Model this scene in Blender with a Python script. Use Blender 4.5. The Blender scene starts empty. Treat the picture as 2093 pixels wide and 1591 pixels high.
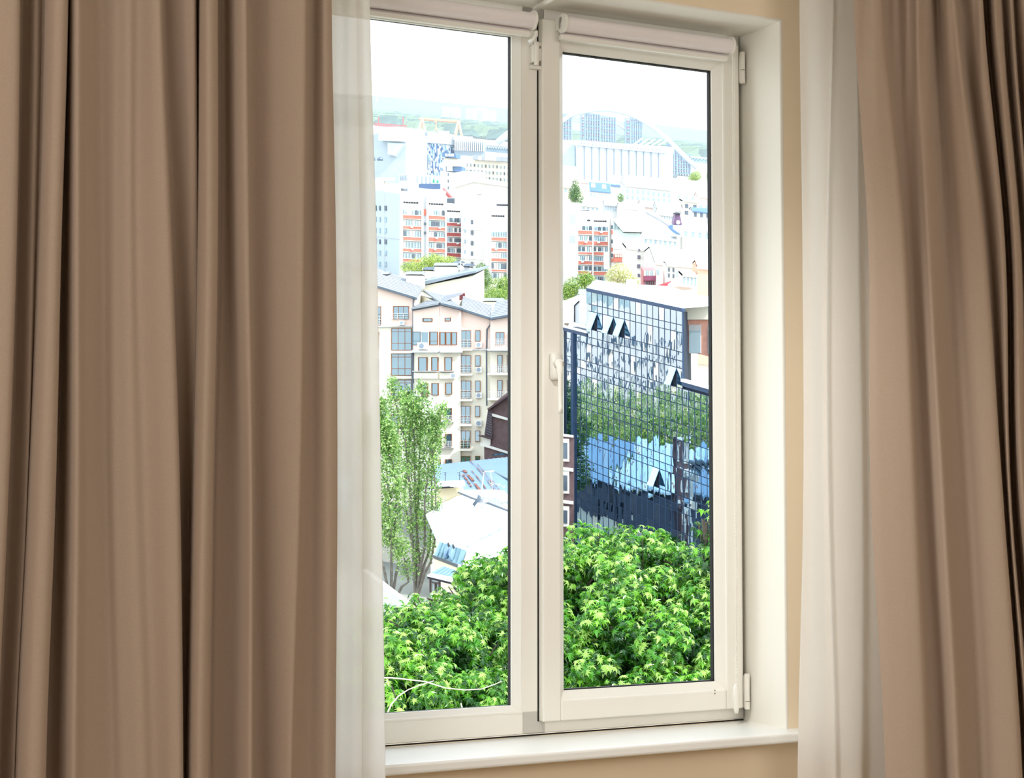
import bpy, math, random
from mathutils import Vector, Matrix
random.seed(7)
sc = bpy.context.scene
# ------------------------------------------------------------------ camera, sky, sun, lights, exposure
F, CX, CY = 3544.0, 1046.5, 795.5
PIT = math.atan(195 / F)
AW = math.radians(26.864)
OW = Vector((0.55865, 4.2, 0.0))            # window frame plane, right edge, eye level
cd = bpy.data.cameras.new('camera'); cam = bpy.data.objects.new('camera', cd)
sc.collection.objects.link(cam); sc.camera = cam
cd.sensor_fit = 'HORIZONTAL'; cd.sensor_width = 36; cd.lens = 36 * F / 2093
cd.clip_start = 0.05; cd.clip_end = 20000
cam.rotation_euler = (math.pi / 2 + PIT, 0, 0)
sc.view_settings.view_transform = 'Standard'; sc.view_settings.look = 'None'
sc.view_settings.exposure = 0.0; sc.view_settings.gamma = 1.0
sc.view_settings.use_curve_mapping = False
sc.cycles.use_denoising = True
sc.cycles.max_bounces = 8; sc.cycles.diffuse_bounces = 4; sc.cycles.glossy_bounces = 3
sc.cycles.transparent_max_bounces = 12; sc.cycles.volume_bounces = 1
sc.cycles.caustics_reflective = False; sc.cycles.caustics_refractive = False
sc.cycles.sample_clamp_indirect = 6

w = bpy.data.worlds.new('sky'); sc.world = w; w.use_nodes = True
nt = w.node_tree; bg = nt.nodes['Background']
tc = nt.nodes.new('ShaderNodeTexCoord'); sx = nt.nodes.new('ShaderNodeSeparateXYZ')
rp = nt.nodes.new('ShaderNodeValToRGB'); nt.links.new(tc.outputs['Generated'], sx.inputs[0])
nt.links.new(sx.outputs['Z'], rp.inputs[0]); nt.links.new(rp.outputs[0], bg.inputs[0])
rp.color_ramp.elements[0].position = 0.25; rp.color_ramp.elements[0].color = (0.94, 0.985, 1, 1)
rp.color_ramp.elements[1].position = 0.9; rp.color_ramp.elements[1].color = (0.66, 0.82, 1.0, 1)
bg.inputs[1].default_value = 2.6

def lamp(name, kind, energy, color, loc, direction, **kw):
    l = bpy.data.lights.new(name, kind); l.energy = energy; l.color = color
    for k, v in kw.items(): setattr(l, k, v)
    o = bpy.data.objects.new(name, l); sc.collection.objects.link(o); o.location = loc
    o.rotation_euler = Vector(direction).to_track_quat('-Z', 'Y').to_euler(); return o
SUN = Vector((0.60, -0.34, 0.72)).normalized()
lamp('sun', 'SUN', 4.3, (1.0, 0.97, 0.92), (0, 0, 60), -SUN, angle=0.012)
UV = Vector((math.cos(AW), math.sin(AW), 0)); NV = Vector((-math.sin(AW), math.cos(AW), 0))
def W(u, n, z): return OW + UV * u + NV * n + Vector((0, 0, z))
lamp('room_fill_left', 'AREA', 36, (1.0, 1.0, 1.0), W(-3.5, -2.6, 0.95), W(-0.4, -0.3, 0.0) - W(-3.5, -2.6, 0.95), shape='RECTANGLE', size=1.5, size_y=1.5)  # added soft fill from the left, no lamp known there
lamp('room_fill_back', 'AREA', 40, (1.0, 1.0, 0.995), W(-0.2, -4.6, 1.0), W(-0.4, -0.3, 0.1) - W(-0.2, -4.6, 1.0), shape='RECTANGLE', size=2.6, size_y=1.2)  # added soft fill from behind the camera, its source unseen

lamp('sill_fill_spot', 'SPOT', 100, (1.0, 1.0, 0.99), W(-1.35, -1.15, 1.36), W(0.02, -0.17, -0.5) - W(-1.35, -1.15, 1.36), spot_size=1.0, spot_blend=1.0, shadow_soft_size=0.12)  # added spot to brighten the sill and lower jamb, not a known lamp

# ------------------------------------------------------------------ helpers
def lin(c):
    r = []
    for v in c[:3]:
        v = v / 255.0
        r.append(v / 12.92 if v <= 0.04045 else ((v + 0.055) / 1.055) ** 2.4)
    return (r[0], r[1], r[2], 1)
_m = {}
def mat(name, rgb, rough=0.8, var=0.06, scale=3.0, spec=0.3, metal=0.0, bump=0.0, trans=0.0):
    if name in _m: return _m[name]
    m = bpy.data.materials.new(name); m.use_nodes = True; t = m.node_tree
    b = t.nodes['Principled BSDF']; c = lin(rgb)
    b.inputs['Roughness'].default_value = rough; b.inputs['Metallic'].default_value = metal
    b.inputs['Specular IOR Level'].default_value = spec
    n = t.nodes.new('ShaderNodeTexNoise'); n.inputs['Scale'].default_value = scale; n.inputs['Detail'].default_value = 3
    g = t.nodes.new('ShaderNodeNewGeometry'); t.links.new(g.outputs['Position'], n.inputs['Vector'])
    r = t.nodes.new('ShaderNodeValToRGB'); t.links.new(n.outputs['Fac'], r.inputs[0])
    r.color_ramp.elements[0].position = 0.3; r.color_ramp.elements[1].position = 0.7
    r.color_ramp.elements[0].color = tuple(max(0, v * (1 - var)) for v in c[:3]) + (1,)
    r.color_ramp.elements[1].color = tuple(min(1, v * (1 + var)) for v in c[:3]) + (1,)
    t.links.new(r.outputs[0], b.inputs['Base Color'])
    if bump:
        bp = t.nodes.new('ShaderNodeBump'); bp.inputs['Strength'].default_value = bump; bp.inputs['Distance'].default_value = 0.02
        t.links.new(n.outputs['Fac'], bp.inputs['Height']); t.links.new(bp.outputs[0], b.inputs['Normal'])
    if trans:
        o = t.nodes['Material Output']; tr = t.nodes.new('ShaderNodeBsdfTranslucent'); mx = t.nodes.new('ShaderNodeMixShader')
        t.links.new(r.outputs[0], tr.inputs[0]); mx.inputs[0].default_value = trans
        t.links.new(b.outputs[0], mx.inputs[1]); t.links.new(tr.outputs[0], mx.inputs[2]); t.links.new(mx.outputs[0], o.inputs[0])
    _m[name] = m; return m
def glassmat(name, tint=(0.9, 0.97, 0.97), gl=0.06):
    m = bpy.data.materials.new(name); m.use_nodes = True; t = m.node_tree; t.nodes.clear()
    o = t.nodes.new('ShaderNodeOutputMaterial'); tr = t.nodes.new('ShaderNodeBsdfTransparent'); g = t.nodes.new('ShaderNodeBsdfGlossy')
    mx = t.nodes.new('ShaderNodeMixShader'); lw = t.nodes.new('ShaderNodeLayerWeight'); lw.inputs[0].default_value = gl
    tr.inputs[0].default_value = tint + (1,); g.inputs['Roughness'].default_value = 0.0
    t.links.new(lw.outputs['Fresnel'], mx.inputs[0]); t.links.new(tr.outputs[0], mx.inputs[1]); t.links.new(g.outputs[0], mx.inputs[2])
    t.links.new(mx.outputs[0], o.inputs[0]); return m
def mirrormat(name, tint, base, refl=0.72, wav=0.0, wscale=0.6, stretch=0.35):
    m = bpy.data.materials.new(name); m.use_nodes = True; t = m.node_tree; t.nodes.clear()
    o = t.nodes.new('ShaderNodeOutputMaterial'); d = t.nodes.new('ShaderNodeBsdfDiffuse'); g = t.nodes.new('ShaderNodeBsdfGlossy')
    mx = t.nodes.new('ShaderNodeMixShader'); mx.inputs[0].default_value = refl
    d.inputs[0].default_value = lin(base); g.inputs[0].default_value = lin(tint); g.inputs['Roughness'].default_value = 0.0
    t.links.new(d.outputs[0], mx.inputs[1]); t.links.new(g.outputs[0], mx.inputs[2]); t.links.new(mx.outputs[0], o.inputs[0])
    if wav:
        ge = t.nodes.new('ShaderNodeNewGeometry'); mp = t.nodes.new('ShaderNodeMapping'); mp.inputs['Scale'].default_value = (1, 1, stretch)
        n = t.nodes.new('ShaderNodeTexNoise'); n.inputs['Scale'].default_value = wscale; n.inputs['Detail'].default_value = 1
        bp = t.nodes.new('ShaderNodeBump'); bp.inputs['Strength'].default_value = 1.0; bp.inputs['Distance'].default_value = wav
        t.links.new(ge.outputs['Position'], mp.inputs[0]); t.links.new(mp.outputs[0], n.inputs['Vector']); t.links.new(n.outputs['Fac'], bp.inputs['Height'])
        t.links.new(bp.outputs[0], g.inputs['Normal'])
    return m
MW = {}
def link(o, parent=None, world=None):
    sc.collection.objects.link(o)
    if parent is not None: o.parent = parent; MW[o.name] = MW[parent.name] if world is None else world
    else: MW[o.name] = world if world is not None else Matrix.Identity(4)
def tag(o, label=None, cat=None, group=None, kind=None):
    if label: o['label'] = label
    if cat: o['category'] = cat
    if group: o['group'] = group
    if kind: o['kind'] = kind
    return o
def empty(name, loc, label=None, cat=None, group=None, kind=None, rot=0.0, parent=None):
    o = bpy.data.objects.new(name, None); o.empty_display_size = 0.1
    m = Matrix.Translation(loc) @ Matrix.Rotation(rot, 4, 'Z')
    if parent is not None: link(o, parent); return tag(o, label, cat, group, kind)
    o.matrix_world = m; link(o, None, m); return tag(o, label, cat, group, kind)
class MB:
    def __init__(s): s.v = []; s.f = []; s.mi = []
    def poly(s, pts, mi=0):
        b = len(s.v); s.v += [Vector(p) for p in pts]; s.f.append(tuple(range(b, b + len(pts)))); s.mi.append(mi)
    def prism(s, a, b, mi=0):
        n = len(a); o = len(s.v); s.v += [Vector(p) for p in a] + [Vector(p) for p in b]
        s.f.append(tuple(range(o, o + n))); s.f.append(tuple(range(o + 2 * n - 1, o + n - 1, -1)))
        for i in range(n): j = (i + 1) % n; s.f.append((o + i, o + n + i, o + n + j, o + j))
        s.mi += [mi] * (n + 2)
    def box(s, fn, a, b, mi=0):
        (x0, y0, z0), (x1, y1, z1) = a, b
        s.prism([fn(x0, y0, z0), fn(x1, y0, z0), fn(x1, y0, z1), fn(x0, y0, z1)], [fn(x0, y1, z0), fn(x1, y1, z0), fn(x1, y1, z1), fn(x0, y1, z1)], mi)
    def bar(s, p, q, r, n=6, mi=0, r2=None):
        p = Vector(p); q = Vector(q); d = (q - p)
        if d.length < 1e-6: return
        d.normalize(); a = d.orthogonal().normalized(); c = d.cross(a); r2 = r if r2 is None else r2
        A = [p + (a * math.cos(2 * math.pi * i / n) + c * math.sin(2 * math.pi * i / n)) * r for i in range(n)]
        B = [q + (a * math.cos(2 * math.pi * i / n) + c * math.sin(2 * math.pi * i / n)) * r2 for i in range(n)]
        s.prism(A, B, mi)
    def tube(s, pts, r, n=8, mi=0):
        o = len(s.v); pts = [Vector(p) for p in pts]; N = len(pts)
        rr = r if isinstance(r, (list, tuple)) else [r] * N
        up = Vector((0.13, 0.21, 0.97))
        for k, p in enumerate(pts):
            d = (pts[min(k + 1, N - 1)] - pts[max(k - 1, 0)]).normalized()
            a = d.cross(up)
            if a.length < 0.05: a = d.cross(Vector((1, 0, 0)))
            a.normalize(); c = d.cross(a)
            s.v += [p + (a * math.cos(2 * math.pi * i / n) + c * math.sin(2 * math.pi * i / n)) * rr[k] for i in range(n)]
        for k in range(N - 1):
            for i in range(n):
                j = (i + 1) % n; s.f.append((o + k * n + i, o + k * n + j, o + (k + 1) * n + j, o + (k + 1) * n + i)); s.mi.append(mi)
        s.f.append(tuple(range(o + n - 1, o - 1, -1))); s.mi.append(mi)
        s.f.append(tuple(range(o + (N - 1) * n, o + N * n))); s.mi.append(mi)
    def build(s, name, mats, parent=None, base=None, rot=0.0, smooth=False, bevel=0.0, **kw):
        if not isinstance(mats, (list, tuple)): mats = [mats]
        if parent is not None: M = MW[parent.name]
        else: M = Matrix.Translation(base if base is not None else (0, 0, 0)) @ Matrix.Rotation(rot, 4, 'Z')
        I = M.inverted(); me = bpy.data.meshes.new(name)
        me.from_pydata([I @ v for v in s.v], [], s.f); me.polygons.foreach_set('material_index', s.mi)
        if smooth: me.polygons.foreach_set('use_smooth', [True] * len(s.f))
        for m in mats: me.materials.append(m)
        o = bpy.data.objects.new(name, me)
        if parent is None: o.matrix_world = M; link(o, None, M)
        else: link(o, parent)
        if bevel:
            b = o.modifiers.new('bevel', 'BEVEL'); b.width = bevel; b.segments = 3; b.limit_method = 'ANGLE'; b.harden_normals = False
        fix = bpy.data.meshes[me.name]
        tag(o, **kw); recalc(fix); return o
import bmesh
def recalc(me):
    bm = bmesh.new(); bm.from_mesh(me); bmesh.ops.recalc_face_normals(bm, faces=bm.faces); bm.to_mesh(me); bm.free()
def ray(px, py):
    x = (px - CX) / F; z = -(py - CY) / F; c, s = math.cos(PIT), math.sin(PIT)
    return Vector((x, c - z * s, s + z * c))
def P(px, py, Y):
    r = ray(px, py); return r * (Y / r.y)
def lvl(dx, dy): return 0.217 * dy - 0.1 * dx        # the hillside: how far level courses climb
def ground(x, y):
    K = [(0, -17), (60, -17), (100, -16.5), (130, -14), (200, -10), (225, -5), (260, 8), (300, 20), (435, 49.4), (10000, 49.4 + 0.217 * 9565)]
    for (a, za), (b, zb) in zip(K, K[1:]):
        if y <= b: z = za + (zb - za) * max(0, (y - a)) / (b - a); break
    return z - 0.1 * x * min(1, y / 300)
class Face:
    "a vertical wall plane through two photographed edges; elements are given by what they cover in the photograph"
    def __init__(s, x0, Y0, x1, Y1):
        a = P(x0, 800, Y0); b = P(x1, 800, Y1); s.a = Vector((a.x, a.y, 0)); d = Vector((b.x - a.x, b.y - a.y, 0))
        s.u = d.normalized(); s.n = Vector((s.u.y, -s.u.x, 0)); s.x0, s.x1 = x0, x1
        s.c = s.n.dot(s.a)
    def pt(s, px, py, off=0.0):
        r = ray(px, py); k = s.c / s.n.dot(r); return r * k + s.n * off
    def back(s, d): v = -s.n * d; return Vector((v.x, v.y, lvl(v.x, v.y)))
    def rect(s, mb, x0, y0, x1, y1, o0, o1, sl=0.0, mi=0):
        q = [(x0, y0), (x1, y0 + sl * (x1 - x0)), (x1, y1 + sl * (x1 - x0)), (x0, y1)]
        A = [s.pt(x, y, 0) for x, y in q]; mb.prism([p + s.n * o1 for p in A], [p + s.n * o0 for p in A], mi)
    def mass(s, mb, pts, depth, mi=0, drop=True):
        A = [s.pt(x, y) for x, y in pts]; b = s.back(depth); mb.prism(A, [p + b for p in A], mi)
    def wall(s, mb, top, depth, mi=0, foot=None, extra=2.0):
        "top: list of (px,py) left to right; the wall goes down to the ground"
        A = [s.pt(x, y) for x, y in top]; B = []
        for p in (A[-1], A[0]):
            z = ground(p.x, p.y) - extra if foot is None else s.pt(top[-1][0] if p is A[-1] else top[0][0], foot).z
            B.append(Vector((p.x, p.y, z)))
        A = A + B; b = s.back(depth); mb.prism(A, [p + b for p in A], mi); return A
    def window(s, parent, x0, y0, x1, y1, fm, gm, cols=1, rows=1, sl=0.0, off=0.05, fw=None, name='window', bars=None):
        fw = fw if fw is not None else max(0.8, (x1 - x0) * 0.09)
        m = MB(); H = y1 - y0
        s.rect(m, x0, y0, x0 + fw, y1, -0.1, off, sl); s.rect(m, x1 - fw, y0 + sl * (x1 - fw - x0), x1, y1 + sl * (x1 - fw - x0), -0.1, off, sl)
        s.rect(m, x0, y0, x1, y0 + fw, -0.1, off * 0.9, sl); s.rect(m, x0, y1 - fw, x1, y1, -0.1, off * 0.9, sl)
        for c in range(1, cols):
            x = x0 + (x1 - x0) * c / cols; s.rect(m, x - fw / 2, y0 + sl * (x - x0), x + fw / 2, y1 + sl * (x - x0), -0.1, off * 0.8, sl)
        if rows > 1:
            for r in range(1, rows):
                y = y0 + H * r / rows; s.rect(m, x0, y - fw / 2, x1, y + fw / 2, -0.1, off * 0.7, sl)
        if bars:
            for t in bars: y = y0 + H * t; s.rect(m, x0, y - fw / 2, x1, y + fw / 2, -0.1, off * 0.7, sl)
        o = m.build(name, fm, parent)
        g = MB(); s.rect(g, x0 + fw * 0.4, y0 + fw * 0.4, x1 - fw * 0.4, y1 - fw * 0.4, -0.1, off * 0.62, sl); g.build('pane', gm, o); return o
def crop(ox, oy, k): return lambda x, y: (ox + x / k, oy + y / k)
L1 = crop(740, 180, 6.156); L2 = crop(740, 360, 5.682); L3 = crop(740, 530, 5.891); L4 = crop(760, 760, 5.303); L5 = crop(760, 1000, 6.3625)
R1 = crop(1130, 200, 6.156); R2 = crop(1130, 350, 5.891); R3 = crop(1130, 570, 5.891); R4 = crop(1130, 800, 4.82)
def rc(L, x0, y0, x1, y1): a = L(x0, y0); b = L(x1, y1); return a[0], a[1], b[0], b[1]

# ------------------------------------------------------------------ the room
wallc = mat('cream_paint', (243, 223, 193), 0.85, 0.02, 1.5)
white = mat('white_paint', (243, 239, 228), 0.5, 0.01, 2)
pvc = mat('white_window_plastic', (240, 236, 226), 0.35, 0.008, 4, spec=0.5)
gasket = mat('black_gasket', (22, 20, 18), 0.6, 0.05, 9)
floorm = mat('oak_floor', (196, 184, 168), 0.5, 0.08, 5)
U0, U1, N0 = -4.2, 2.4, -5.6
RU0, RU1, RW0, RW1, WN = -1.20, 0.012, -0.575, 1.103, -0.16
fz, cz = -1.45, 1.42
wf = MB()
for a, b in (((U0, WN, fz), (RU0, 0.16, cz)), ((RU1, WN, fz), (U1, 0.16, cz)), ((RU0, WN, fz), (RU1, 0.16, RW0)), ((RU0, WN, RW1), (RU1, 0.16, cz))):
    wf.box(W, a, b)
wall = wf.build('wall_front', wallc, base=W(0, 0, fz), rot=AW, kind='structure', label='cream painted wall around the window')
lin_ = MB(); T = 0.006
lin_.box(W, (RU1 - T - 0.002, WN - 0.001, RW0), (RU1 + 0.001, 0.10, RW1)); lin_.build('reveal_panel', white, wall, bevel=0.003)
l2 = MB(); l2.box(W, (RU0, WN - 0.001, RW1 - T), (RU1, 0.10, RW1 + 0.001)); l2.build('reveal_panel', white, wall, bevel=0.003)
l3 = MB(); l3.box(W, (RU0 - 0.001, WN - 0.001, RW0), (RU0 + T, 0.10, RW1)); l3.build('reveal_panel', white, wall)
def slab(name, a, b, m, **kw):
    k = MB(); k.box(W, a, b); return k.build(name, m, base=W((a[0] + b[0]) / 2, (a[1] + b[1]) / 2, a[2]), rot=AW, kind='structure', **kw)
slab('floor', (U0 - .1, N0 - .1, fz - 0.1), (U1 + .1, 0.16, fz), floorm)
slab('ceiling', (U0 - .1, N0 - .1, cz), (U1 + .1, 0.16, cz + 0.1), white)
slab('wall_left', (U0 - .1, N0, fz), (U0, WN, cz), wallc)
slab('wall_right', (U1, N0, fz), (U1 + .1, WN, cz), wallc)
slab('wall_back', (U0, N0 - .1, fz), (U1, N0, cz), wallc)

# window ------------------------------------------------------------
win = empty('window_1', W(-0.58, 0, -0.5615), 'white two-light plastic window with a fixed left pane and a hinged right sash', kind='structure', rot=AW)
FB, FT, FR, FL = -0.5615, 1.0985, -0.002, -1.190
m = MB()
m.box(W, (FL, 0, FB), (FR, 0.07, -0.508)); m.box(W, (FL, 0, 1.04), (FR, 0.07, FT))
m.box(W, (FR - 0.045, 0, FB), (FR, 0.07, FT)); m.box(W, (FL, 0, FB), (FL + 0.055, 0.07, FT)); m.box(W, (-0.603, 0, FB), (-0.540, 0.07, FT))
m.build('window_frame', pvc, win, bevel=0.003)
def ring(mb, u0, u1, z0, z1, d, n0, n1):
    mb.box(W, (u0, n0, z0), (u0 + d, n1, z1)); mb.box(W, (u1 - d, n0, z0), (u1, n1, z1))
    mb.box(W, (u0 + d, n0, z0), (u1 - d, n1, z0 + d)); mb.box(W, (u0 + d, n0, z1 - d), (u1 - d, n1, z1))
def bead(mb, u0, u1, z0, z1, d, nf, nb):
    "sloping glazing bead, mitred"
    o = [(u0, z0), (u1, z0), (u1, z1), (u0, z1)]; i = [(u0 + d, z0 + d), (u1 - d, z0 + d), (u1 - d, z1 - d), (u0 + d, z1 - d)]
    for k in range(4):
        j = (k + 1) % 4
        mb.prism([W(o[k][0], nf, o[k][1]), W(o[j][0], nf, o[j][1]), W(o[j][0], nb, o[j][1]), W(o[k][0], nb, o[k][1])],
                 [W(i[k][0], nb - 0.008, i[k][1]), W(i[j][0], nb - 0.008, i[j][1]), W(i[j][0], nb, i[j][1]), W(i[k][0], nb, i[k][1])])
gl = glassmat('window_glass', (0.97, 0.985, 0.985), 0.03)
m = MB(); bead(m, -1.135, -0.603, -0.513, 1.045, 0.016, -0.001, 0.024); m.build('glazing_bead', pvc, win)
m = MB(); ring(m, -1.1185, -0.6165, -0.5005, 1.033, 0.0035, 0.022, 0.034); m.build('gasket', gasket, win)
m = MB(); m.box(W, (-1.12, 0.026, -0.502), (-0.615, 0.030, 1.035)); m.build('pane', gl, win)
# sash
m = MB(); S0, S1, SB, ST = -0.5585, -0.0165, -0.534, 1.070
ring(m, S0, S1, SB, ST, 0.047, -0.020, 0.045); sash = m.build('sash', pvc, win, bevel=0.004)
m = MB(); bead(m, S0 + 0.045, S1 - 0.045, SB + 0.045, ST - 0.045, 0.020, -0.017, 0.010); bead_o = m.build('glazing_bead', pvc, sash)
GU0, GU1, GZ0, GZ1 = S0 + 0.065, S1 - 0.065, SB + 0.065, ST - 0.065
m = MB(); ring(m, GU0 - 0.001, GU1 + 0.001, GZ0 - 0.001, GZ1 + 0.001, 0.0035, 0.008, 0.020); m.build('gasket', gasket, sash)
m = MB(); m.box(W, (GU0 - 0.003, 0.012, GZ0 - 0.003), (GU1 + 0.003, 0.016, GZ1 + 0.003)); m.build('pane', gl, sash)
m = MB(); m.box(W, (S0 - 0.0035, -0.0012, SB), (S0, -0.0002, ST - 0.004)); m.build('seam_gasket', gasket, win)
m = MB(); m.box(W, (-1.18, -0.0012, FB - 0.004), (-0.004, 0.001, FB - 0.0006)); m.build('sealing_joint', gasket, win)
# handle
h = MB()
def rounded(mb, uc, n0, n1, zc, hu, hz, k=6):
    pts = []
    for i in range(24):
        a = 2 * math.pi * i / 24; c, s_ = math.cos(a), math.sin(a); e = 2.0 / k
        pts.append((uc + hu * math.copysign(abs(c) ** e, c), zc + hz * math.copysign(abs(s_) ** e, s_)))
    mb.prism([W(a, n0, b) for a, b in pts], [W(a, n1, b) for a, b in pts])
rounded(h, -0.5285, -0.020, -0.034, 0.268, 0.0135, 0.031)
h.tube([W(-0.5285, -0.030, 0.274), W(-0.5295, -0.046, 0.274), W(-0.533, -0.056, 0.272), W(-0.536, -0.060, 0.262), W(-0.537, -0.062, 0.24), W(-0.5375, -0.064, 0.20), W(-0.538, -0.066, 0.172), W(-0.5395, -0.069, 0.160)],
       [0.0105, 0.0100, 0.0100, 0.0080, 0.0046, 0.0038, 0.0040, 0.0065], 12)
h.build('handle', pvc, sash, smooth=True, label='white lever handle pointing down')
# hinges
for (u, z0, z1, hh) in ((-0.0095, 0.975, 1.052, 0), (-0.009, -0.536, -0.452, 1)):
    h = MB(); zm = z0 + (z1 - z0) * (0.42 if not hh else 0.22)
    h.bar(W(u, -0.024, z0), W(u, -0.024, zm - 0.001), 0.0068, 12); h.bar(W(u, -0.024, zm + 0.001), W(u, -0.024, z1), 0.0066, 12)
    h.box(W, (u - 0.006, -0.024, z0 + 0.004), (u + 0.003, -0.012, z1 - 0.004)); h.build('hinge', pvc, win)
h = MB(); h.box(W, (-0.582, -0.020, 0.966), (-0.566, 0.0, 1.005)); h.box(W, (-0.566, -0.014, 0.972), (-0.556, 0, 1.0)); h.bar(W(-0.574, -0.021, 0.958), W(-0.574, -0.021, 1.012), 0.0055, 10)
h.box(W, (-0.583, -0.013, 0.952), (-0.557, 0, 0.960)); h.box(W, (-0.583, -0.013, 1.006), (-0.557, 0, 1.014)); h.build('stay_bracket', pvc, win)
h = MB()
for z in (-0.487, -0.4945): h.bar(W(-0.0985, -0.0205, z), W(-0.0985, -0.021, z), 0.0017, 8)
h.build('screw', mat('screw_brown', (120, 96, 78), 0.5), sash)
# sill
s_ = MB(); s_.box(W, (-1.32, -0.222, -0.5895), (0.068, 0.0, -0.5665)); s_.build('window_sill', mat('sill_white', (246, 245, 240), 0.28, 0.005, 3, spec=0.5), win, bevel=0.006)
# corner trim on the soffit
t = MB(); t.tube([W(-0.5865, -0.035, 1.084), W(-0.585, -0.09, 1.087), W(-0.584, -0.16, 1.0905)], 0.0065, 10)
t.build('trim_1', pvc, base=W(-0.585, -0.1, 1.08), rot=AW, smooth=True, kind='structure', label='white tube under the window head')

# roller blinds ------------------------------------------------------
blindm = mat('blind_fabric', (236, 228, 226), 0.7, 0.01, 60); plas = mat('blind_plastic', (238, 234, 224), 0.4, 0.01, 4, spec=0.5)
def blind(u0, u1, zc, label, chain, zoff=0.0):
    r = empty('roller_blind', W((u0 + u1) / 2, -0.05, zc), label, 'blind', rot=AW)
    b = MB(); b.bar(W(u0 + 0.006, -0.052, zc), W(u1 - 0.006, -0.052, zc), 0.0185, 28)
    b.build('rolled_fabric', blindm, r, smooth=False)
    b = MB(); b.box(W, (u0 + 0.004, -0.0405, zc - 0.024), (u1 - 0.010, -0.0385, zc)); b.build('fabric_drop', blindm, r)
    b = MB(); b.box(W, (u0 + 0.000, -0.050, zc - 0.035), (u1 - 0.008, -0.037, zc - 0.0235)); b.build('bottom_rail', plas, r, bevel=0.002)
    for u in (u0, u1 - 0.006):
        b = MB(); b.bar(W(u, -0.052, zc + 0.001), W(u + 0.006, -0.052, zc + 0.001), 0.0225, 28); b.box(W, (u, -0.052, zc - 0.01), (u + 0.006, -0.021 + zoff, zc + 0.018))
        b.build('end_bracket', plas, r, bevel=0.001)
    if chain:
        c = MB(); za, zb = zc, -0.475
        for du, dn in ((-0.0045, -0.062), (0.0085, -0.050)):
            c.tube([W(u1 + du + 0.002, dn, za), W(u1 + du, dn, 0.3), W(u1 + du - 0.003, dn - 0.002, -0.2), W(u1 - 0.003, -0.058, zb)], 0.0011, 6)
        z = za
        while z > zb:
            c.bar(W(u1 - 0.003, -0.063, z), W(u1 - 0.003, -0.0625, z - 0.0032), 0.0019, 5); z -= 0.0085
        c.build('bead_chain', plas, r)
        g = MB(); g.tube([W(u1 - 0.003, -0.058, zb + 0.004 - k * 0.068 / 8) for k in range(9)], [0.004, 0.0065, 0.008, 0.0085, 0.0085, 0.008, 0.0072, 0.006, 0.0042], 12)
        g.build('chain_weight', plas, r, smooth=True)
    return r
blind(-0.525, -0.0605, 1.0535, 'white roller blind rolled up above the right hinged sash, bead chain at its right end', True)
blind(-1.13, -0.5965, 1.0505, 'white roller blind rolled up above the left fixed pane, behind the left sheer', False)
k = MB(); k.tube([W(-0.590, -0.050, 1.030), W(-0.588, -0.046, 1.020), W(-0.592, -0.042, 1.012), W(-0.598, -0.030, 1.008)], 0.0045, 8)
k.build('bracket_hook', plas, bpy.data.objects['roller_blind.001'], smooth=True)

# curtains -----------------------------------------------------------
def clothmat(name, rgb, sheer=False):
    m = bpy.data.materials.new(name); m.use_nodes = True; t = m.node_tree; t.nodes.clear()
    o = t.nodes.new('ShaderNodeOutputMaterial'); uv = t.nodes.new('ShaderNodeNewGeometry')
    mp = t.nodes.new('ShaderNodeMapping'); mp.inputs['Scale'].default_value = (1, 1, 0.35)
    n = t.nodes.new('ShaderNodeTexNoise'); n.inputs['Scale'].default_value = 900; n.inputs['Detail'].default_value = 2
    t.links.new(uv.outputs['Position'], mp.inputs[0]); t.links.new(mp.outputs[0], n.inputs['Vector'])
    r = t.nodes.new('ShaderNodeValToRGB'); c = lin(rgb); r.color_ramp.elements[0].position = 0.3; r.color_ramp.elements[1].position = 0.7
    v = 0.05 if not sheer else 0.02
    r.color_ramp.elements[0].color = tuple(x * (1 - v) for x in c[:3]) + (1,); r.color_ramp.elements[1].color = tuple(min(1, x * (1 + v)) for x in c[:3]) + (1,)
    t.links.new(n.outputs['Fac'], r.inputs[0])
    d = t.nodes.new('ShaderNodeBsdfDiffuse'); d.inputs['Roughness'].default_value = 0.4; t.links.new(r.outputs[0], d.inputs[0])
    tr = t.nodes.new('ShaderNodeBsdfTranslucent'); t.links.new(r.outputs[0], tr.inputs[0])
    mx = t.nodes.new('ShaderNodeMixShader'); mx.inputs[0].default_value = 0.55 if sheer else 0.07
    t.links.new(d.outputs[0], mx.inputs[1]); t.links.new(tr.outputs[0], mx.inputs[2]); out = mx
    if sheer:
        tp = t.nodes.new('ShaderNodeBsdfTransparent'); m2 = t.nodes.new('ShaderNodeMixShader'); m2.inputs[0].default_value = 0.26
        t.links.new(mx.outputs[0], m2.inputs[1]); t.links.new(tp.outputs[0], m2.inputs[2]); out = m2
    t.links.new(out.outputs[0], o.inputs[0]); return m
def cr(p0, p1, p2, p3, t):
    return 0.5 * ((2 * p1) + (-p0 + p2) * t + (2 * p0 - 5 * p1 + 4 * p2 - p3) * t * t + (-p0 + 3 * p1 - 3 * p2 + p3) * t ** 3)
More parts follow.
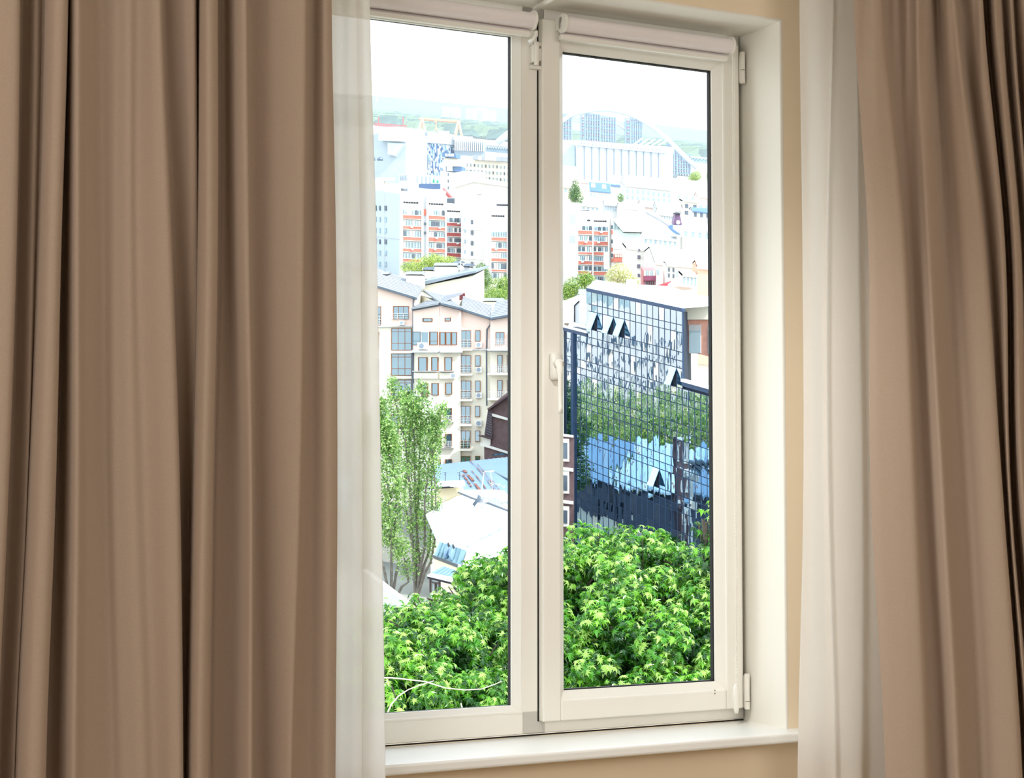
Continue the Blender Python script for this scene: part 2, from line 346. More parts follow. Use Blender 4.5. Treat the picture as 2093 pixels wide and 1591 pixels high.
def curtain(name, label, cat, keys, ys, nplane, m, thick=0.0015, sub=6, ztop=1.35, zbot=-1.40, group=None, ripple=0.0):
    "keys: (depth, [px at each y of ys]); folds follow what the photograph shows, the cloth hangs from ztop to zbot"
    rows = []; NR = 46
    ynode = [-320 + (2020 + 320) * i / NR for i in range(NR + 1)]
    def px(k, y):
        d, xs = keys[k][0], keys[k][1]
        if len(xs) == 1: return xs[0]
        if y <= ys[0]: a, b = 0, 1
        elif y >= ys[-1]: a, b = len(ys) - 2, len(ys) - 1
        else: a = max(i for i in range(len(ys) - 1) if ys[i] <= y); b = a + 1
        t = (y - ys[a]) / (ys[b] - ys[a]); t = max(-0.45, min(1.25, t))
        def g(i): return xs[max(0, min(len(xs) - 1, i))]
        return cr(g(a - 1), g(a), g(b), g(b + 1), t) if 0 <= t <= 1 else xs[a] + (xs[b] - xs[a]) * t
    def dp(k, y):
        d = keys[k][0]
        if isinstance(d, (list, tuple)):
            a = max([i for i in range(len(ys)) if ys[i] <= y] or [0]); b = min(a + 1, len(ys) - 1)
            t = 0 if a == b else max(0, min(1, (y - ys[a]) / (ys[b] - ys[a]))); return d[a] + (d[b] - d[a]) * t
        return d
    me_v = []; nK = len(keys); ncol = (nK - 1) * sub + 1
    for y in ynode:
        P_ = [(px(k, y), dp(k, y)) for k in range(nK)]
        for k in range(nK - 1):
            q = [P_[max(0, k - 1)], P_[k], P_[k + 1], P_[min(nK - 1, k + 2)]]
            for i in range(sub + (1 if k == nK - 2 else 0)):
                t = i / sub; x = cr(*[a[0] for a in q], t); d = cr(*[a[1] for a in q], t)
                d = d * .72 if d > 0 else d; d += ripple * math.sin(x * .21 + 2.2 * math.sin(x * .037)) * max(0, 1 - (y + 100) / 420) if y < 320 else 0; lo, hi = sorted((P_[k][0], P_[k + 1][0])); x = max(lo - 1.0, min(hi + 1.0, x))
                r = ray(x, y); dn = OW.dot(NV) + nplane + d; kk = dn / r.dot(NV); me_v.append(r * kk)
    NY = len(ynode)
    z0 = me_v[0].z
    for v in me_v: v.z = max(zbot, min(ztop, v.z))
    f = [(j * ncol + i, j * ncol + i + 1, (j + 1) * ncol + i + 1, (j + 1) * ncol + i) for j in range(NY - 1) for i in range(ncol - 1)]
    mb = MB(); mb.v = me_v; mb.f = f; mb.mi = [0] * len(f)
    c = me_v[len(me_v) // 2]
    o = mb.build(name, m, base=Vector((c.x, c.y, zbot)), rot=AW, smooth=True, label=label, cat=cat, group=group)
    s = o.modifiers.new('solid', 'SOLIDIFY'); s.thickness = thick; s.offset = 0
    return o
brown = clothmat('brown_curtain_cloth', (188, 166, 147)); sheerm = clothmat('sheer_voile', (254, 251, 247), True)
YS = [0, 500, 1000, 1591]
KL = [(.0, [-60, -75, -95, -125]), (-.035, [-20, -30, -45, -70]), (-.055, [37, 29, 12, -12]), (.05, [39, 32, 16, -6]), (.035, [58, 48, 38, 12]), (.0, [74, 66, 54, 28]), (.02, [88, 76, 57, 30]),
      (-.02, [95, 83, 63, 37]), (-.06, [115, 102, 86, 62]), (-.045, [137, 123, 111, 91]), (.06, [139, 125, 114, 94]), (.05, [141, 134, 127, 116]), (-.01, [144, 143, 141, 134]), (-.05, [158, 157, 157, 150]), (-.02, [176, 174, 174, 170]),
      (.0, [186, 187, 189, 190]), (.04, [207, 210, 216, 228]), (.01, [238, 234, 236, 252]), (-.015, [262, 262, 270, 290]), (-.008, [285, 285, 300, 318]), (-.045, [312, 325, 340, 350]), (-.045, [329, 349, 365, 372]), (.03, [331, 352, 368, 374]), ((.02, .03, .06, .06), [350, 372, 382, 378]),
      ((-.015, -.0, .05, .06), [382, 390, 390, 380]), ((-.02, .0, .02, .02), [399, 402, 393, 382]), ((.05, .01, .02, .02), [402, 404, 394, 384]), (-.02, [410, 407, 397, 387]), (-.065, [424, 424, 414, 404]), (-.045, [443, 443, 433, 424]), (.03, [445, 445, 435, 426]), (.03, [457, 457, 446, 440]), (.03, [466, 470, 474, 470]), (-.025, [480, 485, 498, 494]),
      (-.05, [503, 508, 515, 514]), (.025, [505, 510, 517, 516]), (.03, [530, 530, 530, 538]), (.0, [560, 560, 560, 560]), (-.03, [595, 595, 588, 580]), (-.04, [623, 619, 612, 595]), (-.005, [626, 622, 614, 598]), (.03, [644, 640, 638, 632]), (-.01, [662, 664, 668, 664]), (.0, [677, 686, 689, 685])]
curtain('curtain', 'brown cloth curtain hanging in folds on the left, beside the fixed pane', 'curtain', KL, YS, -0.40, brown)
KR = [(.0, [1745, 1775, 1780, 1810]), (-.02, [1760, 1790, 1802, 1830]), (-.045, [1782, 1826, 1845, 1868]), (-.045, [1801, 1848, 1871, 1895]), (.015, [1804, 1851, 1875, 1902]), (.025, [1830, 1864, 1890, 1925]), (-.02, [1862, 1888, 1915, 1945]), (-.03, [1880, 1902, 1930, 1962]), (.02, [1905, 1925, 1945, 1980]), (.035, [1918, 1942, 1972, 2000]),
      (-.02, [1930, 1965, 1998, 2030]), (-.045, [1942, 1990, 2020, 2060]), (-.05, [1952, 2010, 2046, 2085]), (.0, [1956, 2014, 2049, 2090]), (.02, [1972, 2026, 2056, 2096]), (-.03, [1990, 2040, 2060, 2102]), (-.03, [2007, 2052, 2064, 2108]), (.06, [2010, 2056, 2068, 2114]), (.06, [2018, 2064, 2074, 2124]), (-.03, [2030, 2070, 2084, 2140]), (-.03, [2042, 2082, 2098, 2160]),
      (.04, [2052, 2092, 2112, 2175]), (-.03, [2066, 2104, 2126, 2190]), (.05, [2074, 2110, 2140, 2200]), (-.02, [2090, 2130, 2160, 2220]), (-.02, [2120, 2160, 2190, 2250])]
curtain('curtain', 'brown cloth curtain gathered in folds on the right, beside the right sheer', 'curtain', KR, YS, -0.40, brown, sub=10, ripple=0.008)
SL = [(.0, [600, 600, 600, 600]), (-.01, [660, 662, 664, 662]), (.01, [690, 692, 694, 692]), (-.012, [712, 716, 722, 722]), (-.012, [727, 736, 740, 740]), (-.008, [730, 738, 742, 742]), (.006, [742, 752, 760, 764]), (-.004, [756, 770, 779, 788])]
curtain('sheer_curtain', 'white sheer curtain showing as a narrow strip along the left brown curtain', 'curtain', SL, YS, -0.285, sheerm, 0.0006, 5)
SL2 = [(.02, [560, 560, 560, 560]), (.012, [690, 692, 694, 692]), (.012, [727, 736, 740, 740])]
SR = [(.0, [1634, 1640, 1642, 1630]), (-.012, [1652, 1656, 1660, 1656]), (-.006, [1680, 1680, 1682, 1690]), (-.010, [1703, 1691, 1693, 1709]), (.01, [1700, 1692, 1694, 1710]), (.0, [1720, 1712, 1716, 1730]), (-.008, [1745, 1738, 1742, 1748]), (-.006, [1752, 1754, 1762, 1762]), (.02, [1750, 1756, 1764, 1766]), (.02, [1775, 1780, 1788, 1800]), (.01, [1830, 1830, 1830, 1830])]
curtain('sheer_curtain', 'white sheer curtain hanging over the end of the sill beside the right brown curtain', 'curtain', SR, YS, -0.285, sheerm, 0.0006, 5)
rodm = mat('rod_white', (235, 232, 226), 0.4)
for n_, lab in ((-0.40, 'white curtain track under the ceiling for the brown curtains'), (-0.285, 'white curtain track under the ceiling for the sheer curtains')):
    r = MB(); r.box(W, (-2.6, n_ - 0.012, 1.355), (1.6, n_ + 0.012, cz)); r.build('curtain_track', rodm, base=W(-0.5, n_, 1.36), rot=AW, label=lab, cat='curtain track')
HAZE = 0.00015
# ------------------------------------------------------------------ the land
grass = mat('town_ground', (160, 158, 146), 0.95, 0.25, 0.05)
tv = MB(); ysamp = [14, 40, 80, 120, 160, 200, 240, 300, 435, 700, 1100, 1600, 2300, 3200, 4200, 4600, 5000]
xs = [-1.0, -0.6, -0.35, -0.2, -0.1, -0.05, 0, 0.05, 0.1, 0.2, 0.35, 0.6, 1.0]
g = []
for y in ysamp:
    for x in xs: X = x * (y * 0.9 + 60); g.append(Vector((X, y, ground(X, y))))
nx = len(xs); tv.v = g
for j in range(len(ysamp) - 1):
    for i in range(nx - 1): tv.f.append((j * nx + i, j * nx + i + 1, (j + 1) * nx + i + 1, (j + 1) * nx + i)); tv.mi.append(0)
tv.build('ground', grass, base=Vector((0, 300, 10)), kind='structure', label='sloping town ground below the houses')
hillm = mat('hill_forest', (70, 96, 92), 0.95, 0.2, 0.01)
def hill(y0, pts, m, label):
    k = MB(); V = []
    for (px, py) in pts:
        a = P(px, py, y0); V.append([Vector((a.x * 1.0, y0 - 500, ground(a.x, y0 - 500) - 10)), a, Vector((a.x, y0 + 700, a.z - 60))])
    n = len(V)
    for v in V: k.v += v
    for i in range(n - 1):
        for j in range(2): k.f.append((i * 3 + j, i * 3 + 3 + j, i * 3 + 4 + j, i * 3 + 1 + j)); k.mi.append(0)
    k.build('hills', m, base=Vector((0, y0, V[0][0].z)), smooth=True, kind='structure', label=label)
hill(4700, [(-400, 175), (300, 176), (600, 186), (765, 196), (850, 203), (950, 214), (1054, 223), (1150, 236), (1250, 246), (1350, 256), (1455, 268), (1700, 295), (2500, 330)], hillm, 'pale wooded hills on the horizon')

# trees --------------------------------------------------------------
def leafmat(name, rgb, tr=0.35, var=0.25, rough=0.42, spec=0.5, sc_=1.5):
    return mat(name, rgb, rough, var, sc_, spec=spec, trans=tr)
bark = mat('bark', (122, 112, 98), 0.9, 0.2, 6, bump=0.5)
LEAFQ = [(0, 0, 0), (0.33, 0.4, 0.04), (0, 1.0, -0.05), (-0.33, 0.4, 0.04)]
def scatter(mb, c, rx, ry, rz, n, size, rnd, nm=1, shell=0.55, shape=LEAFQ, up=0.5):
    for _ in range(n):
        d = Vector((rnd.gauss(0, 1), rnd.gauss(0, 1), rnd.gauss(0, 1))).normalized()
        r = shell + (1 - shell) * rnd.random() ** 0.6
        if rnd.random() < 0.25: r = rnd.random()
        p = c + Vector((d.x * rx, d.y * ry, d.z * rz)) * r
        nn = (d + Vector((0, 0, up)) + Vector((rnd.gauss(0, .5), rnd.gauss(0, .5), rnd.gauss(0, .5)))).normalized()
        t = nn.cross(Vector((rnd.gauss(0, 1), rnd.gauss(0, 1), rnd.gauss(0, 1)))).normalized(); b = nn.cross(t)
        s = size * (0.7 + 0.6 * rnd.random())
        mb.poly([p + t * (x * s) + b * (y * s) + nn * (z * s) for x, y, z in shape], rnd.randrange(nm))
def tree(name, label, blobs, size, n, mats, trunkpx=None, group=None, seed=1, tr=0.25, stems=None, cat='tree'):
    rnd = random.Random(seed)
    px, py, Y = blobs[0][:3]; c0 = P(px, py, Y); tx = c0 if trunkpx is None else P(trunkpx, py, Y)
    gz = ground(tx.x, tx.y)
    root = empty(name, Vector((tx.x, tx.y, gz)), label, cat, group)
    m = MB(); tot = sum(b[3] * b[4] for b in blobs)
    for (bx, by, bY, rx, rz) in blobs:
        scatter(m, P(bx, by, bY), rx, rx, rz, int(n * rx * rz / tot), size, rnd, len(mats), shell=0.6)
    m.build('foliage', mats, root, kind='stuff')
    t = MB(); t.tube([Vector((tx.x, tx.y, gz - 0.5)), Vector((tx.x, tx.y, (gz + c0.z) / 2)), Vector((c0.x, c0.y, c0.z + blobs[0][4] * 0.3))], [tr, tr * 0.8, tr * 0.3], 8)
    for (bx, by, bY, rx, rz) in blobs[1:]:
        q = P(bx, by, bY); s = Vector((tx.x, tx.y, gz + (c0.z - gz) * 0.55)); t.tube([s, (s + q) / 2 + Vector((0, 0, -0.3)), q], [tr * 0.5, tr * 0.35, tr * 0.1], 6)
    t.build('trunk', bark, root); return root
lg1 = leafmat('leaf_mid_green', (96, 140, 58)); lg2 = leafmat('leaf_light_green', (140, 172, 78)); lg3 = leafmat('leaf_yellow_green', (190, 205, 105)); lg4 = leafmat('leaf_dark_green', (62, 104, 52))

# forest band and far towers
def forest():
    rnd = random.Random(5); m = MB()
    for _ in range(5200):
        y = rnd.uniform(2500, 3900); x = rnd.uniform(-0.14, 0.20) * y; z = ground(x, y); s = rnd.uniform(14, 24)
        if (rnd.random() < 0.5) and (math.sin(x * 0.013) + math.sin(y * 0.01 + x * 0.004)) > 0.5: continue
        h = rnd.uniform(10, 22)
        pts = [Vector((x + s * math.cos(a), y + s * math.sin(a), z)) for a in (0, 1.26, 2.51, 3.77, 5.03)]
        mid = [Vector((x + s * .8 * math.cos(a + .4), y + s * .8 * math.sin(a + .4), z + h * .75)) for a in (0, 1.26, 2.51, 3.77, 5.03)]
        m.prism(pts, mid, rnd.randrange(2))
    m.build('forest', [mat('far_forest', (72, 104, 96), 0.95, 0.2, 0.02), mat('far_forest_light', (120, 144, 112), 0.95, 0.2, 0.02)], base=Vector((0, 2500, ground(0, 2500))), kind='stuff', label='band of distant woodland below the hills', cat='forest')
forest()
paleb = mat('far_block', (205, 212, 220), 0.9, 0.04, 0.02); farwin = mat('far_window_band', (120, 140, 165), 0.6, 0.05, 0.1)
def fartower(x0, x1, yt, Y, label):
    f = Face(x0, Y, x1, Y - 4); r = empty('high_rise_block', f.pt((x0 + x1) / 2, yt), label, 'building', 'far high rise blocks'); m = MB()
    f.wall(m, [(x0, yt), (x1, yt + (x1 - x0) * .1)], 30); m.build('wall', paleb, r)
    m = MB(); y = yt + 2
    while y < yt + 26:
        f.rect(m, x0 + 1, y, x1 - 1, y + 0.9, -0.1, 0.6, .1); y += 2.4
    m.build('window_band', farwin, r, kind='stuff')
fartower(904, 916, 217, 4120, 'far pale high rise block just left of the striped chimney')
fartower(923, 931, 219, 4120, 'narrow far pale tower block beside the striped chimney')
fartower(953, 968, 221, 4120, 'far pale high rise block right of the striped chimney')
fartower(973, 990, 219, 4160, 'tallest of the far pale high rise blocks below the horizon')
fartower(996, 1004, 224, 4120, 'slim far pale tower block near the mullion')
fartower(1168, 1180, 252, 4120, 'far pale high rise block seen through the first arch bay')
red = mat('red_steel', (196, 92, 92), 0.6, 0.08, 1); orange = mat('crane_orange', (226, 172, 140), 0.6, 0.08, 0.5); steelw = mat('white_steel', (228, 232, 238), 0.6, 0.05, 0.5)
def mast(px, y0, y1, Y, wpx, m_, label, name, cat, bands=None):
    a = P(px, y0, Y); b = P(px, y1, Y); r = empty(name, b, label, cat); k = MB(); wd = wpx / F * Y / 2; N = 10
    for sx_, sy_ in ((-1, -1), (1, -1), (1, 1), (-1, 1)):
        k.bar(b + Vector((sx_ * wd, sy_ * wd, -4)), a + Vector((sx_ * wd * .2, sy_ * wd * .2, 0)), wd * 0.22, 4)
    for i in range(N):
        z = b.lerp(a, i / N); s = wd * (1 - .8 * i / N)
        for q in range(4):
            c = [(-1, -1), (1, -1), (1, 1), (-1, 1)]; k.bar(z + Vector((c[q][0] * s, c[q][1] * s, 0)), z + Vector((c[(q + 1) % 4][0] * s, c[(q + 1) % 4][1] * s, 0)) + (a - b) / N * (q % 2), wd * .14, 4)
    k.build('lattice', m_, r); h = MB(); h.tube([a, a + (a - b) * .15], [wd * .2, wd * .04], 6); h.build('aerial', m_, r); return r
mast(771, 172, 204, 4000, 2.4, steelw, 'hazy lattice television mast on the skyline', 'television_mast', 'mast')
def chimney():
    r = empty('striped_chimney', P(933.5, 262, 4060), 'red and white striped far chimney standing above the gantry crane', 'chimney')
    for i in range(6):
        a = P(933.5, 216 + i * 7.6, 4060); b = P(933.5, 216 + (i + 1) * 7.6, 4060); k = MB(); k.bar(b, a, 2.0, 12, r2=1.8)
        k.build('band', red if i % 2 == 0 else steelw, r)
    k = MB(); k.bar(P(933.5, 300, 4060), P(933.5, 261, 4060), 2.6, 12); k.build('base', steelw, r)
chimney()
# gantry crane
def crane():
    f = Face(850, 1500, 950, 1500); r = empty('gantry_crane', f.pt(900, 282), 'orange gantry crane standing behind the patterned office block', 'crane')
    m = MB(); a0 = L1(720, 385); a1 = L1(1240, 428)
    f.rect(m, a0[0], a0[1] - 1.5, a1[0], a0[1] + 2.2, -2, 3, (a1[1] - a0[1]) / (a1[0] - a0[0])); m.build('girder', orange, r)
    for x, y in ((760, 395), (1215, 430)):
        for sg in (-1, 1):
            m = MB(); p = L1(x, y); q = L1(x + sg * 42, y + 185); m.bar(f.pt(*p), f.pt(*q), 1.1, 5); m.bar(f.pt(*p, 6), f.pt(*q, 12), 0.9, 5); m.build('leg', orange, r)
    m = MB(); p = L1(930, 420); q = L1(935, 545); m.bar(f.pt(*p, 2), f.pt(*q, 2), 0.5, 5); f.rect(m, p[0] - 2, p[1] - 2, p[0] + 2, p[1] + 4, 1, 5); f.rect(m, q[0] - 2.5, q[1] - 4, q[0] + 2.5, q[1], 1, 5)
    m.build('hoist', orange, r)
crane()

# ---- patterned office
concr = mat('pale_concrete', (214, 216, 218), 0.85, 0.04, 0.3); blw = mat('blue_panel', (60, 92, 140), 0.4, 0.12, 0.6); blw2 = mat('light_blue_panel', (128, 158, 192), 0.4, 0.1, 0.6); wpan = mat('white_panel', (228, 232, 238), 0.6, 0.04, 0.6); gpan = mat('grey_panel', (152, 164, 178), 0.6, 0.05, 0.6)
def patterned():
    Y = 980; fa = Face(830, Y, 873.5, Y - 6); fb = Face(873.5, Y - 6, 928, Y + 10)
    r = empty('patterned_office', fa.pt(873, 372), 'office block with a random pattern of narrow blue and white strips', 'building')
    m = MB(); fa.wall(m, [L1(555, 590), L1(822, 615)], 40); fb.wall(m, [L1(822, 560), L1(1165, 585)], 40); m.build('wall', gpan, r)
    rnd = random.Random(3)
    def fins(f, x0, x1, y0, y1, sl, st):
        m = MB(); a = L1(x0, y0); b = L1(x1, y1); x = a[0]
        while x < b[0]:
            yy = a[1] + sl * (x - a[0]); f.rect(m, x, yy, x + 1.0, b[1] + sl * (x - a[0]), 0, 1.2, sl, 0); x += st
        m.build('fin_band', wpan, r, kind='stuff')
    fins(fa, 560, 820, 592, 680, .09, 2.1); fins(fb, 822, 1160, 570, 690, .09, 2.1)
    def grid(f, x0, x1, y0, y1, sl):
        m = MB(); a = L1(x0, y0); b = L1(x1, y1); x = a[0]
        while x < b[0]:
            y = a[1] - rnd.random() * 5
            while y < b[1]:
                h = rnd.uniform(4, 9); ya, yb = max(a[1], y), min(b[1], y + h)
                if yb > ya: f.rect(m, x, ya + sl * (x - a[0]), x + 2.0, yb + sl * (x - a[0]), 0, rnd.choice([.3, .6, .9]), sl, rnd.choice([0, 0, 1, 2, 2, 3]))
                y += h
            x += 2.2
        m.build('facade_strip', [blw, blw2, wpan, gpan], r, kind='stuff')
    grid(fa, 562, 820, 685, 1085, .09); grid(fb, 822, 1150, 700, 1100, .09)
    m = MB(); q = rc(L1, 670, 1085, 985, 1105); fa.rect(m, *q, 0, 1.5, .09); m.build('ledge', blw, r)
    m = MB(); f2 = Face(928, 985, 992, 985)
    f2.wall(m, [L1(1165, 655), L1(1545, 672)], 30); m.build('wing_wall', gpan, r)
    m = MB(); x = 1165
    while x < 1530:
        a = L1(x, 668); b = L1(x, 790); f2.rect(m, a[0], a[1] + (x - 1165) * .006, a[0] + 2.1, b[1] + (x - 1165) * .006, 0, 1.5); x += 25.5
    m.build('wing_fin', wpan, r, kind='stuff')
    m = MB(); f2.mass(m, [L1(1150, 600), L1(1390, 620), L1(1390, 665), L1(1150, 655)], 14); m.build('roof_plant', wpan, r)
    m = MB(); f2.mass(m, [L1(960, 540), L1(1090, 548), L1(1090, 585), L1(960, 570)], 10); m.build('roof_plant', wpan, r)
    # podium
    f3 = Face(815, 900, 905, 895); pr = empty('shop_podium', f3.pt(860, 390), 'white shop building with a green arrow sign in front of the patterned office', 'building')
    m = MB(); f3.wall(m, [L1(470, 1085), L1(990, 1125)], 20); m.build('wall', wpan, pr)
    for x in (690, 750, 800, 850): m = MB(); q = rc(L1, x, 1105, x + 12, 1205); f3.rect(m, *q, 0, .6); m.build('window_strip', gpan, pr)
    for x in (480, 500, 520, 540, 560): m = MB(); q = rc(L1, x, 1095, x + 8, 1165); f3.rect(m, *q, 0, .6); m.build('window_strip', gpan, pr)
    m = MB(); q = rc(L1, 720, 1210, 1000, 1300); f3.rect(m, *q, 0, .8); m.build('dark_glazing', blw, pr)
    grn = mat('sign_green', (40, 170, 130), 0.5); m = MB(); q = rc(L1, 898, 1148, 912, 1180); f3.rect(m, *q, .5, 1.2); c = [L1(885, 1178), L1(925, 1178), L1(905, 1200)]
    m.prism([f3.pt(*p, 1.2) for p in c], [f3.pt(*p, .5) for p in c])
    for x in (945, 957): q = rc(L1, x, 1165, x + 7, 1200); f3.rect(m, *q, .5, 1.2)
    m.build('arrow_sign', grn, pr)
patterned()
# ---- left industrial hall with scaffold and domes
def lefthall():
    f = Face(755, 930, 830, 925); r = empty('concert_hall', f.pt(795, 360), 'grey and white angular hall with dark domes at its foot', 'building')
    m = MB(); f.wall(m, [L1(90, 590), L1(245, 570), L1(550, 600)], 40); m.build('wall', mat('hall_grey', (176, 188, 200), .8, .04, .3), r)
    m = MB(); f.mass(m, [L1(90, 470), L1(245, 500), L1(150, 640), L1(90, 650)], 40); m.build('roof_slab', wpan, r)
    m = MB(); A = [L1(250, 515), L1(505, 515), L1(550, 700), L1(250, 685)]; m.prism([f.pt(*p, 6) for p in A], [f.pt(*p, 0) + f.back(40) for p in A]); m.build('roof_slab', wpan, r)
    m = MB(); A = [L1(350, 705), L1(550, 715), L1(440, 870), L1(350, 850)]; m.prism([f.pt(*p, 4) for p in A], [f.pt(*p, 0) for p in A]); m.build('glazed_front', mat('hall_glass', (196, 212, 222), .3, .03, .3), r)
    dm = mat('dome_lead', (96, 112, 136), 0.3, .05, 1)
    for (x, y, rr) in ((215, 975, 75), (345, 975, 40)):
        k = MB(); c = f.pt(*L1(x, y), 16); R = rr / 6.156 * 905 / F; N = 14
        for i in range(6):
            a0, a1 = i * math.pi / 12, (i + 1) * math.pi / 12
            for j in range(N):
                b0, b1 = 2 * math.pi * j / N, 2 * math.pi * (j + 1) / N
                k.poly([c + R * Vector((math.cos(a) * math.cos(b), math.cos(a) * math.sin(b), math.sin(a) * 1.1)) for a, b in ((a0, b0), (a0, b1), (a1, b1), (a1, b0))])
        k.build('dome', dm, r, smooth=True)
    s = empty('red_scaffold', f.pt(790, 265), 'red lattice scaffold standing on the grey angular hall', 'scaffold'); k = MB(); a = L1(100, 395); b = L1(500, 515)
    for i in range(16):
        x = a[0] + (b[0] - a[0]) * i / 15; y = a[1] + 2 + i * .35; k.bar(f.pt(x, y, -8), f.pt(x, b[1], -8), .28, 4)
    for j in range(5):
        y = a[1] + 2 + j * 4; k.bar(f.pt(a[0], y, -8), f.pt(b[0], y + 5, -8), .28, 4)
    for i in range(15):
        x = a[0] + (b[0] - a[0]) * i / 15; k.bar(f.pt(x, a[1] + 3 + i * .35, -8), f.pt(x + 4, b[1], -8), .18, 4)
    for x in (150, 460): p = L1(x, 330); k.bar(f.pt(*p, -8), f.pt(p[0], p[1] + 14, -8), .35, 4)
    k.build('lattice', red, s)
lefthall()
# ---- bridge --------------------------------------------------------
stw = mat('arch_white', (204, 212, 226), 0.6, 0.03, .1); stb = mat('trestle_blue', (138, 162, 184), 0.6, 0.08, .1); trr = mat('trestle_red', (170, 120, 150), .7, .05, .2)
def bridge():
    Y = 1320; f = Face(900, Y, 1500, Y - 10)
    r = empty('arch_bridge', f.pt(1300, 370), 'unfinished white tied arch bridge on blue steel trestles beyond the grain silos', 'bridge')
    def arch(pts, rad, off, name='arch_rib'):
        k = MB(); k.tube([f.pt(*R1(*p), off) for p in pts], rad, 8); k.build(name, stw, r, smooth=True)
    arch([(20, 400), (100, 310), (135, 280), (220, 225), (320, 190), (430, 168), (560, 150), (680, 146), (800, 165), (920, 195), (1050, 243), (1140, 292), (1300, 400), (1440, 520), (1580, 660), (1700, 780), (1810, 880)], 1.9, 0)
    arch([(60, 150), (135, 130), (240, 120), (380, 113), (500, 122), (640, 150), (760, 205), (880, 290), (940, 330)], .7, -25)
    arch([(440, 170), (560, 170), (700, 200), (820, 250), (930, 325)], .8, -25)
    k = MB(); pts = [L1(1700, 690), L1(1790, 615), L1(1860, 560), L1(1960, 480), L1(2080, 400)]; k.tube([f.pt(*p, 0) for p in pts], 2.6, 8); k.build('arch_rib', stw, r, smooth=True)
    def trestle(q, name='trestle', nx=5, ny=10, dense=True):
        x0, y0, x1, y1 = rc(R1, *q); k = MB()
        for i in range(nx + 1):
            x = x0 + (x1 - x0) * i / nx
            for o in (0, -9): k.bar(f.pt(x, y1 + 2, o), f.pt(x, y0 + (x - x0) * .12, o), .62, 5)
        for j in range(ny + 1):
            y = y0 + 1 + (y1 - y0) * j / ny
            k.bar(f.pt(x0, y, 0), f.pt(x1, y + (x1 - x0) * .1, 0), .42, 4, mi=1 if j % 2 else 0); k.bar(f.pt(x0, y, -9), f.pt(x1, y + (x1 - x0) * .1, -9), .42, 4)
            if j < ny:
                for i in range(nx):
                    xa = x0 + (x1 - x0) * i / nx; xb = x0 + (x1 - x0) * (i + 1) / nx; ya = y; yb = y + (y1 - y0) / ny
                    k.bar(f.pt(xa, ya, -3), f.pt(xb, yb, -3), .42, 4); k.bar(f.pt(xb, ya, -6), f.pt(xa, yb, -6), .42, 4)
                    if dense and (i * 7 + j * 5) % 3 == 0: f.rect(k, xa, ya, xb, yb, -5.2, -5)
        k.build(name, [stb, trr], r)
    trestle((352, 215, 400, 545), nx=1, ny=9, dense=False); trestle((405, 190, 590, 560), nx=6); trestle((600, 225, 790, 585), nx=6); trestle((915, 255, 975, 600), nx=1, ny=9, dense=False); trestle((980, 245, 1120, 605), nx=5)
    trestle((60, 190, 232, 525), nx=5); trestle((1435, 580, 1560, 960), nx=4, ny=12); trestle((1565, 690, 1730, 940), nx=5, ny=8)
    k = MB(); a = R1(1000, 615); b = R1(1380, 520)
    for i in range(5): k.bar(f.pt(a[0] + i * 13, a[1] + 1, 6), f.pt(a[0] + i * 13 + 20, a[1] - 14 + i, 6), .8, 5)
    k.build('spare_beam', stw, r)
    k = MB(); p0 = R1(1620, 725); p1 = R1(2300, 800); f.mass(k, [p0, p1, (p1[0], p1[1] + 2.2), (p0[0], p0[1] + 2.2)], 14); k.build('deck', stw, r)
    k = MB(); n = 16
    for i in range(n):
        x = p0[0] + (p1[0] - p0[0]) * i / n; x2 = p0[0] + (p1[0] - p0[0]) * (i + 1) / n; y = p0[1] + 2 + (p1[1] - p0[1]) * i / n
        k.bar(f.pt(x, y, 0), f.pt((x + x2) / 2, y + 7, 0), .5, 4); k.bar(f.pt((x + x2) / 2, y + 7, 0), f.pt(x2, y, 0), .5, 4)
    k.bar(f.pt(p0[0], p0[1] + 9, 0), f.pt(p1[0], p1[1] + 9, 0), .7, 4); k.build('truss', stb, r)
    k = MB(); p0 = L1(1300, 640); p1 = L1(2150, 712); f.mass(k, [p0, p1, (p1[0], p1[1] + 3), (p0[0], p0[1] + 3)], 14); k.build('deck', stw, r)
    k = MB(); q = L1(1545, 700); f.rect(k, q[0], q[1], q[0] + 90, q[1] + 13, -6, -5, .09); k.build('side_screen', stb, r)
    k = MB()
    for i in range(14):
        x = q[0] + i * 5; k.bar(f.pt(x, q[1] + 1 + i * .4, -3), f.pt(x + 2.5, q[1] + 7 + i * .4, -3), .4, 4); k.bar(f.pt(x + 2.5, q[1] + 7 + i * .4, -3), f.pt(x + 5, q[1] + 1 + i * .4, -3), .4, 4)
    k.build('truss', stw, r)
bridge()
